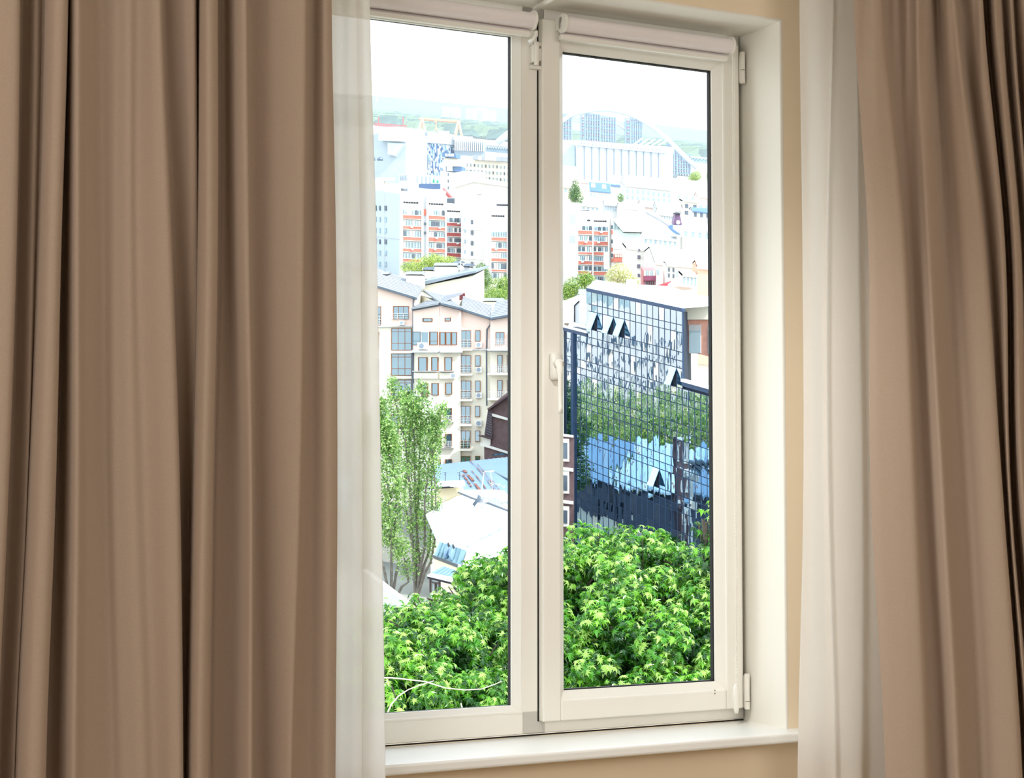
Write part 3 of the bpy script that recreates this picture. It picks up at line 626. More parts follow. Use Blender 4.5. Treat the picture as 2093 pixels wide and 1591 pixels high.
# ---- silos ---------------------------------------------------------
def silos():
    Y = 1080; f = Face(1174, Y, 1363, Y - 18); r = empty('grain_silo', f.pt(1260, 385), 'long row of white grain silos under a flat gallery, before the arch bridge', 'silo')
    m = MB(); a, b = R1(272, 545), R1(1432, 628); c, d = R1(1432, 712), R1(272, 605)
    m.prism([f.pt(*p, 3) for p in (a, b, c, d)], [f.pt(*p, 3) + f.back(24) for p in (a, b, c, d)]); m.build('gallery', stw, r)
    m = MB()
    for i in range(22):
        if 8 < i < 11: continue
        p = R1(370 + i * 47, 575 + i * 4.2); f.rect(m, p[0], p[1], p[0] + 1.7, p[1] + 3, 2.9, 3.3)
    m.build('gallery_window', gpan, r, kind='stuff')
    n = 12
    for i in range(n):
        x0 = 305 + i * (1425 - 305) / n; x1 = x0 + (1425 - 305) / n; k = MB(); N = 8; top = []; bot = []
        pa, pb = R1(x0, 600 + (x0 - 300) * .09), R1(x1, 600 + (x1 - 300) * .09); A = f.pt(*pa); B = f.pt(*pb); mid = (A + B) / 2; R = (B - A).length / 2; u = (B - A).normalized()
        zb = ground(mid.x, mid.y) - 6
        for j in range(N + 1):
            t = math.pi * j / N; p = mid - u * R * math.cos(t) + f.n * R * .8 * math.sin(t); top.append(Vector((p.x, p.y, A.z))); bot.append(Vector((p.x, p.y, zb)))
        top += [B + f.back(20), A + f.back(20)]; bot += [Vector((q.x, q.y, zb)) for q in top[-2:]]
        k.prism(top, bot); k.build('silo_cell', stw, r, smooth=False)
    f2 = Face(1100, Y + 5, 1178, Y + 3); m = MB(); f2.wall(m, [R1(-60, 520), R1(275, 545)], 30); m.build('side_block', mat('silo_side', (190, 206, 216), .8, .05, .1), r)
    m = MB(); p = R1(1430, 910); f3 = Face(1362, Y - 60, 1376, Y - 60); f3.wall(m, [p, R1(1505, 915)], 10); m.build('low_annex', stw, r)
silos()
tree('riverside_tree', 'pale round tree at the right end of the bridge trestles', [(*R1(1800, 980), 700, 2.4, 2.0), (*R1(1760, 1010), 700, 2, 1.2)], .4, 1500, [lg2, lg3], seed=21)
tree('riverside_tree', 'pale tree half hidden by the sash edge right of the bridge', [(*R1(1990, 990), 690, 2, 2.4)], .4, 800, [lg2, lg1], seed=22)
# ---- generic house -------------------------------------------------
wh = [mat('house_white', (232, 228, 222), .85, .03, .2), mat('house_cream', (226, 216, 200), .85, .04, .2), mat('house_pale_grey', (205, 206, 208), .85, .04, .2), mat('house_blush', (226, 206, 200), .85, .04, .2)]
rf = [mat('roof_pale', (222, 220, 218), .7, .05, .3), mat('roof_grey', (176, 180, 188), .7, .06, .3), mat('roof_beige', (206, 196, 184), .7, .06, .3), mat('roof_blue', (96, 128, 170), .6, .08, .3), mat('roof_pink', (206, 186, 186), .7, .05, .3)]
wing = mat('window_dark', (74, 88, 104), 0.15, 0.2, .8, spec=0.8); wingl = mat('window_pale', (150, 172, 186), 0.15, 0.15, .8, spec=0.8)
def house(L, x0, x1, ye, yr, Y, label, wm=0, rm=0, depth=10, sl=0.10, kind='pitch', wins=0, wy=None, wh_=6, turn=0.0, foot=None, wmat=None, chim=None, inset=0.0, dark=False, group=None):
    "eaves at crop row ye, ridge at yr, front between crop columns x0..x1"
    a = L(x0, ye); b = L(x1, ye + sl * (x1 - x0)); f = Face(a[0], Y, b[0], Y - turn)
    r = empty('house', Vector((f.pt(*a).x, f.pt(*a).y, ground(f.pt(*a).x, f.pt(*a).y))), label, 'building', group)
    m = MB(); f.wall(m, [a, b], depth, foot=foot); m.build('wall', wh[wm], r)
    m = MB(); A, B = f.pt(*a, .4), f.pt(*b, .4); bk = f.back(depth); k = L(0, yr)[1] - L(0, ye)[1]; c = L(x0, yr); h = (f.pt(a[0], a[1]) - f.pt(a[0], a[1] - abs(k))).length
    # ridge height chosen so that the ridge covers the photographed line
    rb = f.back(depth * .5); t = 0.0
    for _ in range(40):
        q = A + rb + Vector((0, 0, t)); s_ = math.sqrt(1); c_, sn = math.cos(PIT), math.sin(PIT)
        y_ = q.y * c_ + q.z * sn; z_ = -q.y * sn + q.z * c_; py = CY - F * z_ / y_
        t += (py - c[1]) * Y / F * .9
    t = max(.25, t); ins = (B - A) * inset
    if kind == 'pitch':
        R0, R1_ = A + rb + Vector((0, 0, t)) + ins, B + rb + Vector((0, 0, t)) - ins; C0, C1 = A + bk, B + bk
        m.prism([A, B, R1_, R0], [p - Vector((0, 0, .3)) for p in (A, B, R1_, R0)]); m.prism([R0, R1_, C1, C0], [p - Vector((0, 0, .3)) for p in (R0, R1_, C1, C0)])
        if inset:
            m.prism([A, R0, C0], [p - Vector((0, 0, .3)) for p in (A, R0, C0)]); m.prism([B, C1, R1_], [p - Vector((0, 0, .3)) for p in (B, C1, R1_)])
            m.build('roof', rf[rm], r)
        else:
            m.build('roof', rf[rm], r); m = MB(); e = f.back(.5)
            for S, Rr, Cc in ((A, R0, C0), (B, R1_, C1)): m.prism([S, Rr, Cc], [p + f.u * .05 for p in (S, Rr, Cc)])
            m.build('gable', wh[wm], r)
    else:
        m.prism([A, B, B + bk, A + bk], [p - Vector((0, 0, .5)) for p in (A, B, B + bk, A + bk)]); m.build('roof', rf[rm], r)
    if wins:
        ys_ = wy if isinstance(wy, (list, tuple)) else [wy]
        for y in ys_:
            for i in range(wins):
                x = x0 + (x1 - x0) * (i + .5) / wins; p = L(x, y + sl * (x - x0)); ww = (x1 - x0) / wins * .38 / (L(1, 0)[0] - L(0, 0)[0]) * 0 + (b[0] - a[0]) / wins * .2
                m = MB(); f.rect(m, p[0] - ww, p[1], p[0] + ww, p[1] + wh_, -.05, .12, .1); m.build('window', wmat or (wing if dark else wingl), r)
    if chim:
        for (x, y, hh) in chim:
            m = MB(); p = L(x, y); ff = Face(p[0] - 1, Y + depth * .3, p[0] + 3, Y + depth * .3); ff.mass(m, [(p[0] - 1.4, p[1] - hh), (p[0] + 1.4, p[1] - hh + .2), (p[0] + 1.4, p[1] + 1), (p[0] - 1.4, p[1] + 1)], .9); m.build('chimney', wh[2], r)
    return r, f
# Stalin-era block left pane
def palace():
    f = Face(907, 760, 1056, 735); r = empty('apartment_palace', f.pt(980, 390), 'big cream apartment block with grey mansard roof and rows of small windows', 'building')
    m = MB(); f.wall(m, [L1(1025, 880), L1(1240, 890), L1(1240, 850), L1(1420, 870), L1(1870, 935), L1(2060, 950)], 40); m.build('wall', wh[1], r)
    m = MB(); A = [L1(1040, 815), L1(1205, 832), L1(1215, 888), L1(1030, 872)]; m.prism([f.pt(*p, 1.5) for p in A], [f.pt(*p, -3) for p in A]); m.build('mansard', rf[3], r)
    for x in (1090, 1130, 1168): m = MB(); q = rc(L1, x, 838, x + 16, 868); f.rect(m, *q, 1.4, 2.4); m.build('dormer', wh[0], r)
    m = MB(); A = [L1(1420, 850), L1(1865, 880), L1(1870, 935), L1(1415, 905)]; m.prism([f.pt(*p, 1.5) for p in A], [f.pt(*p, -3) for p in A]); m.build('mansard', rf[1], r)
    for x in (1510, 1595, 1645, 1690): m = MB(); q = rc(L1, x, 872 + (x - 1500) * .06, x + 26, 915 + (x - 1500) * .06); f.rect(m, *q, 1.4, 2.6); m.build('dormer', wh[0], r)
    for j in range(6):
        for i in range(17):
            x = 1265 + i * 47; y = 945 + j * 78 + (x - 1265) * .07
            if j == 0 and i < 0: continue
            q = rc(L1, x, y, x + 17, y + 36)
            m = MB(); f.rect(m, *q, 0, .35, .08); f.rect(m, q[0] + (q[2] - q[0]) * .42, q[1], q[0] + (q[2] - q[0]) * .58, q[3], 0, .6, .08, 1); m.build('window', [wingl if (i + j) % 3 else wing, wh[1]], r)
    f2 = Face(900, 720, 945, 715); r2 = empty('stair_tower', f2.pt(922, 420), 'plain grey concrete tower standing before the cream apartment block', 'building')
    m = MB(); f2.wall(m, [L1(985, 1040), L1(1160, 1065), L1(1260, 1045)], 20); m.build('wall', wh[2], r2)
    for j in range(4): m = MB(); q = rc(L1, 1083, 1070 + 85 * j, 1090, 1105 + 85 * j); f2.rect(m, *q, 0, .3); m.build('window', wing, r2)
    m = MB(); q = rc(L1, 1040, 985, 1240, 1045); f2.rect(m, *q, -4, -1); m.build('roof_terrace', rf[3], r2)
    m = MB(); q = rc(L1, 1065, 985, 1130, 1045); f2.rect(m, *q, -.9, 0); m.build('terrace_wall', wh[0], r2)
    m = MB(); q = rc(L1, 1160, 910, 1230, 985); f2.rect(m, q[0] - 22, *q[1:], -4, 0); m.build('penthouse', wh[1], r2)
palace()
# ---- nine-storey panel blocks --------------------------------------
redb = mat('balcony_red', (208, 118, 100), .75, .10, .4); redd = mat('balcony_dark_red', (178, 84, 80), .75, .08, .4); blkw = mat('block_white', (236, 233, 230), .85, .02, .2); blkg = mat('block_grey', (196, 200, 206), .85, .03, .1); loggia = mat('loggia_shade', (150, 152, 158), .8, .05, .3); slit = mat('dark_opening', (46, 44, 52), .7, .1, .5)
def balcony_col(f, r, L, x0, x1, par, sl, seed, rm=None, gap=None, white_top=False):
    "par: list of (y0,y1) red parapets; glazing between them"
    rnd = random.Random(seed); prev = None
    for k_, (y0, y1) in enumerate(par):
        b = MB(); q = rc(L, x0, y0, x1, y1); f.rect(b, *q, 0, .9, sl); o = b.build('balcony', rm or redb, r)
        b = MB(); f.rect(b, q[0], q[1] - .5, q[2], q[1] + .2, 0, 1.0, sl); f.rect(b, q[0], q[3] - .3, q[2], q[3] + .5, 0, 1.0, sl); b.build('rail', blkw, o)
    gl_ = [(par[i][1], par[i + 1][0]) for i in range(len(par) - 1)]; gl_ = [(par[0][0] - (par[1][0] - par[0][1]), par[0][0])] + gl_ + [(par[-1][1], par[-1][1] + (par[1][0] - par[0][1]))]
    for (y0, y1) in gl_:
        q = rc(L, x0, y0, x1, y1); b = MB(); f.rect(b, q[0], q[1] + 1, q[2], q[3], 0, .3, sl, 0); n = 6; wd = (q[2] - q[0]) / n
        for i in range(n):
            xx = q[0] + wd * i; t = rnd.random()
            f.rect(b, xx + wd * .16, q[1] + 3.2 + sl * (xx - q[0]), xx + wd * .84, q[3] - 1.2 + sl * (xx - q[0]), .2, .75, sl, 1 if t < .45 else 2 if t < .75 else 0)
        f.rect(b, q[0], q[3] - 1.3, q[2], q[3] - .3, 0, .8, sl, 0)
        b.build('loggia_glazing', [blkw, wingl, wing], r)
        if rnd.random() < .45:
            b = MB(); xx = rnd.uniform(q[0] + 2, q[2] - 6); f.rect(b, xx, q[3] + .5, xx + 4.2, q[3] + 4, .9, 1.5); b.build('air_conditioner', blkw, r)
def vents(f, r, L, x0, x1, y, sl):
    b = MB(); n = 6
    for i in range(n):
        a = x0 + (x1 - x0) * (i + .08) / n; q = rc(L, a, y, a + (x1 - x0) / n * .8, y + 17); f.rect(b, q[0], q[1] + sl * (q[0] - L(x0, y)[0]), q[2], q[3] + sl * (q[0] - L(x0, y)[0]), 0, .15)
    b.build('attic_vent', slit, r)
def roofbits(f, r, L, items):
    for i_, (x0, y0, x1, y1, m_) in enumerate(items):
        b = MB(); q = rc(L, x0, y0, x1, y1); A = [f.pt(q[0], q[3]) + f.back(3 + i_ * .31), f.pt(q[2], q[3]) + f.back(3 + i_ * .31), f.pt(q[2], q[1]) + f.back(3 + i_ * .31), f.pt(q[0], q[1]) + f.back(3 + i_ * .31)]
        b.prism(A, [p + f.back(3.5) for p in A]); b.build('roof_box', m_, r)
def blockA():
    sl = .05; fs = Face(700, 462, 820.5, 431); f = Face(820.5, 431, 912, 434)
    r = empty('panel_block', f.pt(820, 600), 'nine storey panel block with orange balconies and a blank grey-blue side wall', 'building')
    m = MB(); fs.wall(m, [L2(-90, 140), L2(145, 168), L2(300, 185), L2(450, 212)], 3); m.build('side_wall', mat('block_side_shaded', (190, 202, 214), .85, .03, .1), r)  # the shade of this side is put into its grey-blue wall colour
    m = MB(); f.wall(m, [L2(450, 212), L2(970, 236)], 12); m.build('wall', blkw, r)
    for x in (455, 692, 752, 962):
        m = MB(); q = rc(L2, x - 11, 216 + (x - 450) * .04, x + 11, 1180); f.rect(m, *q, 0, 1.1, .04); m.build('pilaster', blkw, r)
    m = MB(); q = rc(L2, 704, 225, 741, 1180); f.rect(m, *q, -.1, .2, .04); m.build('stair_strip', blkg, r)
    for y in (390, 545, 650): m = MB(); q = rc(L2, 708, y, 738, y + (70 if y == 390 else 25)); f.rect(m, *q, .1, .5); m.build('stair_panel', redb if y == 390 else wing, r)
    balcony_col(f, r, L2, 470, 678, [(460, 502), (586, 622), (712, 752), (846, 884), (966, 1003)], sl, 1); vents(f, r, L2, 478, 655, 297, sl)
    balcony_col(f, r, L2, 768, 950, [(466, 510), (597, 636), (716, 766), (846, 892), (975, 1012)], sl, 2); vents(f, r, L2, 768, 945, 314, sl)
    for x in (150, 205, 268):
        for j in range(6):
            m = MB(); q = rc(L2, x, 345 + j * 130 - (6 if x < 200 else 0), x + (22 if x != 205 else 14), 400 + j * 130); fs.rect(m, *q, 0, .25, .12); m.build('window', wing if j % 3 == 0 else wingl, r)
    for y in (690,): m = MB(); a = L2(140, y); f_ = fs; f_.rect(m, a[0] - 30, a[1] - 3, a[0] + 54, a[1] - 2, 0, .15, .12); m.build('panel_joint', blkg, r)
    m = MB(); q = L2(262, 190); fs.rect(m, q[0], q[1], q[0] + .7, 560, 0, .12); m.build('panel_joint', blkg, r)
    fr = Face(780, 440, 920, 440)
    roofbits(fr, r, L2, [(240, 95, 440, 185, wh[2]), (180, 60, 240, 180, wh[1]), (145, 30, 360, 60, wh[0]), (340, 120, 480, 150, rf[1]), (600, 170, 930, 215, wh[0]), (745, 190, 960, 225, rf[0]), (300, 205, 470, 222, slit), (430, 160, 520, 190, blkg), (490, 180, 560, 222, wh[1])])
    d = empty('satellite_dome', fr.pt(*L2(575, 160)), 'white radar dome on the roof of the nine storey block', 'dome'); k = MB(); c = fr.pt(*L2(575, 150)) + fr.back(5); R = 70 / 5.682 * 445 / F
    for i in range(7):
        a0, a1 = i * math.pi / 14, (i + 1) * math.pi / 14
        for j in range(18):
            b0, b1 = j * math.pi / 9, (j + 1) * math.pi / 9
            k.poly([c + R * Vector((math.cos(a) * math.cos(b), math.cos(a) * math.sin(b), math.sin(a) * 1.25)) for a, b in ((a0, b0), (a0, b1), (a1, b1), (a1, b0))])
    k.build('shell', blkw, d, smooth=True); k = MB(); k.bar(c - Vector((0, 0, 1.5)), c, R * 1.02, 18); k.build('drum', blkg, d)
blockA()
def blockB():
    f = Face(912, 440, 943, 441); r = empty('panel_block', f.pt(930, 600), 'nine storey panel block with dark red balconies and a wide grey wall', 'building', None)
    m = MB(); f.wall(m, [L2(965, 338), L2(1152, 352)], 10); m.build('wall', blkw, r)
    balcony_col(f, r, L2, 985, 1148, [(547, 585), (662, 706), (778, 822), (900, 944)], .04, 3, rm=redd); vents(f, r, L2, 985, 1140, 398, .04)
    f = Face(943, 436, 1000, 433); m = MB(); f.wall(m, [L2(1150, 352), L2(1480, 378)], 12); m.build('wall', mat('block_beige_grey', (212, 206, 202), .85, .03, .1), r)
    for y0, y1 in ((480, 620), (870, 960)): m = MB(); q = rc(L2, 1152, y0, 1400, y1); f.rect(m, *q, 0, .12, .05); m.build('pale_panel', blkw, r)
    for j in range(5): m = MB(); q = rc(L2, 1268, 512 + j * 122, 1292, 560 + j * 122); f.rect(m, *q, 0, .25); m.build('window', wing, r)
    for j in range(4): m = MB(); q = rc(L2, 1192, 490 + j * 125, 1204, 530 + j * 125); f.rect(m, *q, 0, .25); m.build('window', wingl, r)
    f = Face(1000, 428, 1070, 430); m = MB(); f.wall(m, [L2(1475, 376), L2(1900, 400)], 12); m.build('wall', blkw, r)
    for x in (1482, 1678): m = MB(); q = rc(L2, x - 8, 385, x + 8, 1250); f.rect(m, *q, 0, 1.1); m.build('pilaster', blkw, r)
    balcony_col(f, r, L2, 1492, 1668, [(717, 757), (845, 880), (960, 998), (1090, 1114)], .04, 4); vents(f, r, L2, 1490, 1655, 453, .04)
    balcony_col(f, r, L2, 1690, 1870, [(608, 640), (730, 765), (850, 885), (970, 1008), (1090, 1112)], .04, 5); vents(f, r, L2, 1695, 1850, 462, .04)
    fr = Face(900, 452, 1060, 452)
    roofbits(fr, r, L2, [(1070, 165, 1160, 340, mat('plant_grey_mauve', (196, 196, 210), .8, .03, .3)), (1115, 170, 1158, 340, wh[3]), (1160, 185, 1340, 350, wh[2]), (1180, 170, 1470, 215, wh[0]), (1340, 230, 1385, 340, wh[3]), (1385, 290, 1560, 360, wh[0]), (1560, 345, 1800, 362, slit), (975, 270, 1070, 335, wing)])
blockB()
fB = Face(900, 520, 1060, 520)
r = empty('warehouse', fB.pt(1000, 440), 'long white roofed warehouse behind the panel block with dark red balconies', 'building'); m = MB(); fB.wall(m, [L2(1070, 130), L2(1300, 60), L2(1900, 150)], 4, foot=450); m.build('wall', wh[0], r)
m = MB(); A = [L2(1070, 130), L2(1300, 60), L2(1900, 150), L2(1900, 162), L2(1300, 74), L2(1070, 142)]; m.prism([fB.pt(*p, 1) for p in A], [fB.pt(*p) + fB.back(30) for p in A]); m.build('roof', rf[0], r)
m = MB(); m.bar(fB.pt(*L2(945, 190), 6), fB.pt(*L2(1070, 325), 6), .55, 6); r = m.build('crane_boom', red, base=fB.pt(*L2(1070, 325), 6), label='slanting red boom between the two nine storey panel blocks', cat='boom')
def blockC():
    fs = Face(1140, 452, 1177, 437); f = Face(1177, 437, 1252, 440); r = empty('panel_block', f.pt(1200, 610), 'nine storey panel block with orange balconies behind the glass office', 'building')
    m = MB(); fs.wall(m, [R2(80, 500), R2(275, 520)], 3); m.build('side_wall', mat('block_side_shaded2', (222, 228, 236), .85, .03, .1), r)
    for y0, y1 in ((520, 635), (770, 860)): m = MB(); q = rc(R2, 90, y0, 270, y1); fs.rect(m, *q, 0, .12, .05); m.build('grey_panel', blkg, r)
    m = MB(); f.wall(m, [R2(275, 518), R2(712, 530)], 12); m.build('wall', blkw, r)
    for x in (278, 466, 656, 700): m = MB(); q = rc(R2, x - 8, 520, x + 8, 1350); f.rect(m, *q, 0, 1.1); m.build('pilaster', blkw, r)
    balcony_col(f, r, R2, 290, 456, [(722, 768), (848, 896), (980, 1008), (1086, 1128), (1206, 1244)], .03, 6); vents(f, r, R2, 292, 448, 582, .03)
    balcony_col(f, r, R2, 480, 646, [(730, 775), (852, 900), (978, 1018), (1092, 1136), (1214, 1256)], .03, 7); vents(f, r, R2, 488, 645, 592, .03)
    for i, y in enumerate((660, 720, 830, 930, 1000, 1060)): m = MB(); q = rc(R2, 686, y, 702, y + 45); f.rect(m, *q, .9, 1.3); m.build('stair_panel', redb if i % 2 else wing, r)
    f2 = Face(1252, 445, 1280, 446); m = MB(); f2.wall(m, [R2(712, 870), R2(880, 890)], 10); m.build('wall', blkw, r)
    m = MB(); q = rc(R2, 726, 918, 868, 938); f2.rect(m, *q, 0, .2); m.build('attic_vent', slit, r)
    m = MB(); q = rc(R2, 726, 1050, 870, 1095); f2.rect(m, *q, 0, .9); m.build('balcony', redb, r)
    m = MB(); q = rc(R2, 730, 1000, 850, 1048); f2.rect(m, *q, 0, .5, mi=0)
    for i in range(4): f2.rect(m, q[0] + 1 + i * 5, q[1] + 1, q[0] + 5 + i * 5, q[3] - 1, .4, .7, mi=1)
    m.build('loggia_glazing', [redd, wh[1]], r)
    fr = Face(1150, 450, 1260, 450); roofbits(fr, r, R2, [(345, 488, 450, 500, slit), (420, 500, 520, 512, slit), (480, 495, 600, 508, rf[1]), (130, 405, 250, 500, wh[0]), (180, 400, 345, 500, wh[2])])
blockC()
# ---- houses of the low town, right pane ----------------------------
HW = [
 (R1, 120, 800, 1040, 1000, 672, 'long pink-roofed house at the foot of the silos', dict(wm=3, rm=4, depth=14)),
 (R2, 120, 330, 190, 120, 600, 'pale house with beige roof left of the tall green tree', dict(wm=1, rm=2, wins=3, wy=210)),
 (R2, 440, 700, 235, 130, 585, 'white house with blue mansard roof and paired round dormers', dict(wm=0, rm=3, depth=12, wins=6, wy=[265], wh_=5)),
 (R2, 560, 850, 150, 88, 640, 'flat pale building with a blue cornice below the silos', dict(wm=2, rm=3, kind='flat')),
 (R2, 735, 880, 115, 45, 700, 'house with a steep grey-pink gable roof at the foot of the silos', dict(wm=0, rm=4, depth=10)),
 (R2, 870, 1560, 175, 40, 600, 'broad beige-roofed apartment house below the silos with two chimneys', dict(wm=2, rm=2, depth=26, wins=11, wy=[215, 285], wh_=7, chim=[(1050, 165, 2), (1395, 215, 2)])),
 (R2, 1480, 1900, 250, 90, 560, 'pale wide-roofed house at the right end of the silos', dict(wm=0, rm=0, depth=20, wins=5, wy=290)),
 (R2, 130, 350, 400, 330, 540, 'low white flat-roofed building left of the green tree', dict(wm=2, rm=0, kind='flat')),
 (R2, 345, 560, 410, 310, 520, 'white house with small dormers above the orange-balcony block', dict(wm=0, rm=0, wins=4, wy=430, wh_=4)),
 (R2, 540, 700, 350, 290, 550, 'small white-roofed cottage before the mansard house', dict(wm=0, rm=0)),
 (R2, 620, 800, 405, 345, 500, 'pale attic house with a ribbon of small windows and a blue ledge', dict(wm=2, rm=1, wins=6, wy=415, wh_=9)),
 (R2, 800, 1110, 440, 372, 490, 'white gabled house with a thin red roof edge', dict(wm=0, rm=0, depth=12)),
 (R2, 1060, 1290, 420, 345, 520, 'white roofed house with a small pale blue gable', dict(wm=3, rm=0, depth=14)),
 (R2, 1250, 1560, 450, 360, 500, 'bright white roofed house with a grey side wall', dict(wm=2, rm=0, depth=14)),
 (R2, 1270, 1480, 520, 440, 480, 'white roofed house with a row of tall thin windows', dict(wm=0, rm=0, wins=7, wy=535, wh_=6)),
 (R2, 1560, 1760, 350, 330, 505, 'white block with one square window and a dark cornice', dict(wm=1, rm=1, kind='flat', wins=2, wy=[390, 470], wh_=8, dark=True)),
 (R2, 1740, 1900, 310, 250, 520, 'grey-pink block at the window edge with tall windows', dict(wm=3, rm=0, wins=2, wy=[400], wh_=12)),
 (R2, 1680, 1900, 480, 430, 470, 'dark windowed building half hidden by the window edge', dict(wm=2, rm=3, wins=3, wy=[490], wh_=9, dark=True)),
 (R2, 1560, 1900, 690, 580, 430, 'wide white roofed house at the window edge behind the maroon tower', dict(wm=0, rm=0, depth=18, wins=4, wy=720, wh_=10)),
 (R2, 1090, 1500, 800, 720, 400, 'white house with arched green windows below the big tent roof', dict(wm=0, rm=0, depth=10, wins=7, wy=810, wh_=9)),
 (R2, 885, 1400, 915, 895, 380, 'plain white house with two columns of small square windows', dict(wm=0, rm=0, kind='flat', depth=14)),
 (R2, 1230, 1900, 1110, 905, 350, 'wide pale roof stepping down to the right above the red umbrella', dict(wm=0, rm=0, depth=30, wins=9, wy=1180, wh_=10)),
]
for (L, x0, x1, ye, yr, Y, lab, kw) in HW: house(L, x0, x1, ye, yr, Y, lab, **kw)
hh = [o for o in bpy.data.objects if o.get('label') == 'plain white house with two columns of small square windows'][0]; f = Face(1280, 380, 1367, 379)
for (x, y, s_) in ((1028, 940, 24), (1143, 945, 24), (1018, 1015, 38), (1133, 1020, 38), (1015, 1125, 38), (1022, 1240, 30)):
    m = MB(); q = rc(R2, x, y, x + s_, y + s_ * 1.2); f.rect(m, *q, 0, .3); o = m.build('window', mat('window_mauve', (104, 98, 112), .3, .1, 1), hh)
hh = [o for o in bpy.data.objects if o.get('label', '').startswith('white house with blue mansard')][0]; f = Face(1205, 585, 1250, 583)
for x in (478, 500, 610, 632):
    m = MB(); q = rc(R2, x, 165 + (x - 478) * .1, x + 18, 205 + (x - 478) * .1); f.rect(m, *q, 1.0, 2.2); m.bar(f.pt((q[0] + q[2]) / 2, q[1], 1), f.pt((q[0] + q[2]) / 2, q[1], 2.2), (q[2] - q[0]) / 2 / F * 585, 12); m.build('dormer', wh[0], hh)
# tent roof
def tent():
    f = Face(1250, 420, 1400, 418); r = empty('tent_roofed_hall', f.pt(1320, 480), 'old hall under one big white tent roof in the middle of the right pane', 'building')
    A = [R2(725, 600), R2(800, 560), R2(1120, 500), R2(1400, 660), R2(1520, 750), R2(850, 745)]
    m = MB(); m.prism([f.pt(*p, 2 if i in (0, 5) else 0) for i, p in enumerate(A)], [f.pt(*p) + f.back(16) for p in A]); m.build('roof', rf[0], r)
    m = MB(); m.tube([f.pt(*R2(1120, 503), 1.0), f.pt(*R2(1300, 600), 1.0), f.pt(*R2(1430, 690), 1.0)], .35, 5); m.build('roof_edge', rf[1], r)
    m = MB(); f.wall(m, [R2(725, 605), R2(850, 745), R2(1520, 750)], 12, foot=510); m.build('wall', mat('hall_mint', (216, 230, 228), .85, .03, .3), r)
    for x in (735, 775, 805): m = MB(); q = rc(R2, x, 630, x + 14, 700); f.rect(m, *q, 0, .5); m.build('slot_window', wingl, r)
    t = empty('clock_tower', f.pt(*R2(1500, 760)), 'small tower with maroon cap and round white clock', 'tower'); ft = Face(1375, 400, 1400, 400)
    m = MB(); A = [R2(1475, 525), R2(1530, 525), R2(1556, 648), R2(1450, 645)]; m.prism([ft.pt(*p, 0) for p in A], [ft.pt(*p) + ft.back(5) for p in A]); m.build('cap', mat('maroon_copper', (112, 84, 116), .5, .1, .6), t)
    m = MB(); A = [R2(1470, 512), R2(1535, 512), R2(1530, 528), R2(1475, 528)]; m.prism([ft.pt(*p, .3) for p in A], [ft.pt(*p) + ft.back(5) for p in A]); m.build('cornice', slit, t)
    m = MB(); c = ft.pt(*R2(1508, 618)); m.bar(c, c + ft.n * .3, .42 * 19 / 17, 20); m.build('clock_face', blkw, t)
    m = MB(); A = [R2(1435, 652), R2(1560, 655), R2(1560, 790), R2(1435, 790)]; m.prism([ft.pt(*p, .2) for p in A], [ft.pt(*p) + ft.back(5) for p in A]); m.build('shaft', mat('pale_blue_wall', (214, 226, 234), .85, .03, .3), t)
    m = MB(); A = [R2(1385, 680), R2(1400, 655), R2(1440, 655), R2(1440, 700), R2(1535, 765), R2(1500, 765), R2(1420, 715)]; m.prism([ft.pt(*p, .8) for p in A], [ft.pt(*p, .1) for p in A]); m.build('side_roof', rf[3], t)
tent()
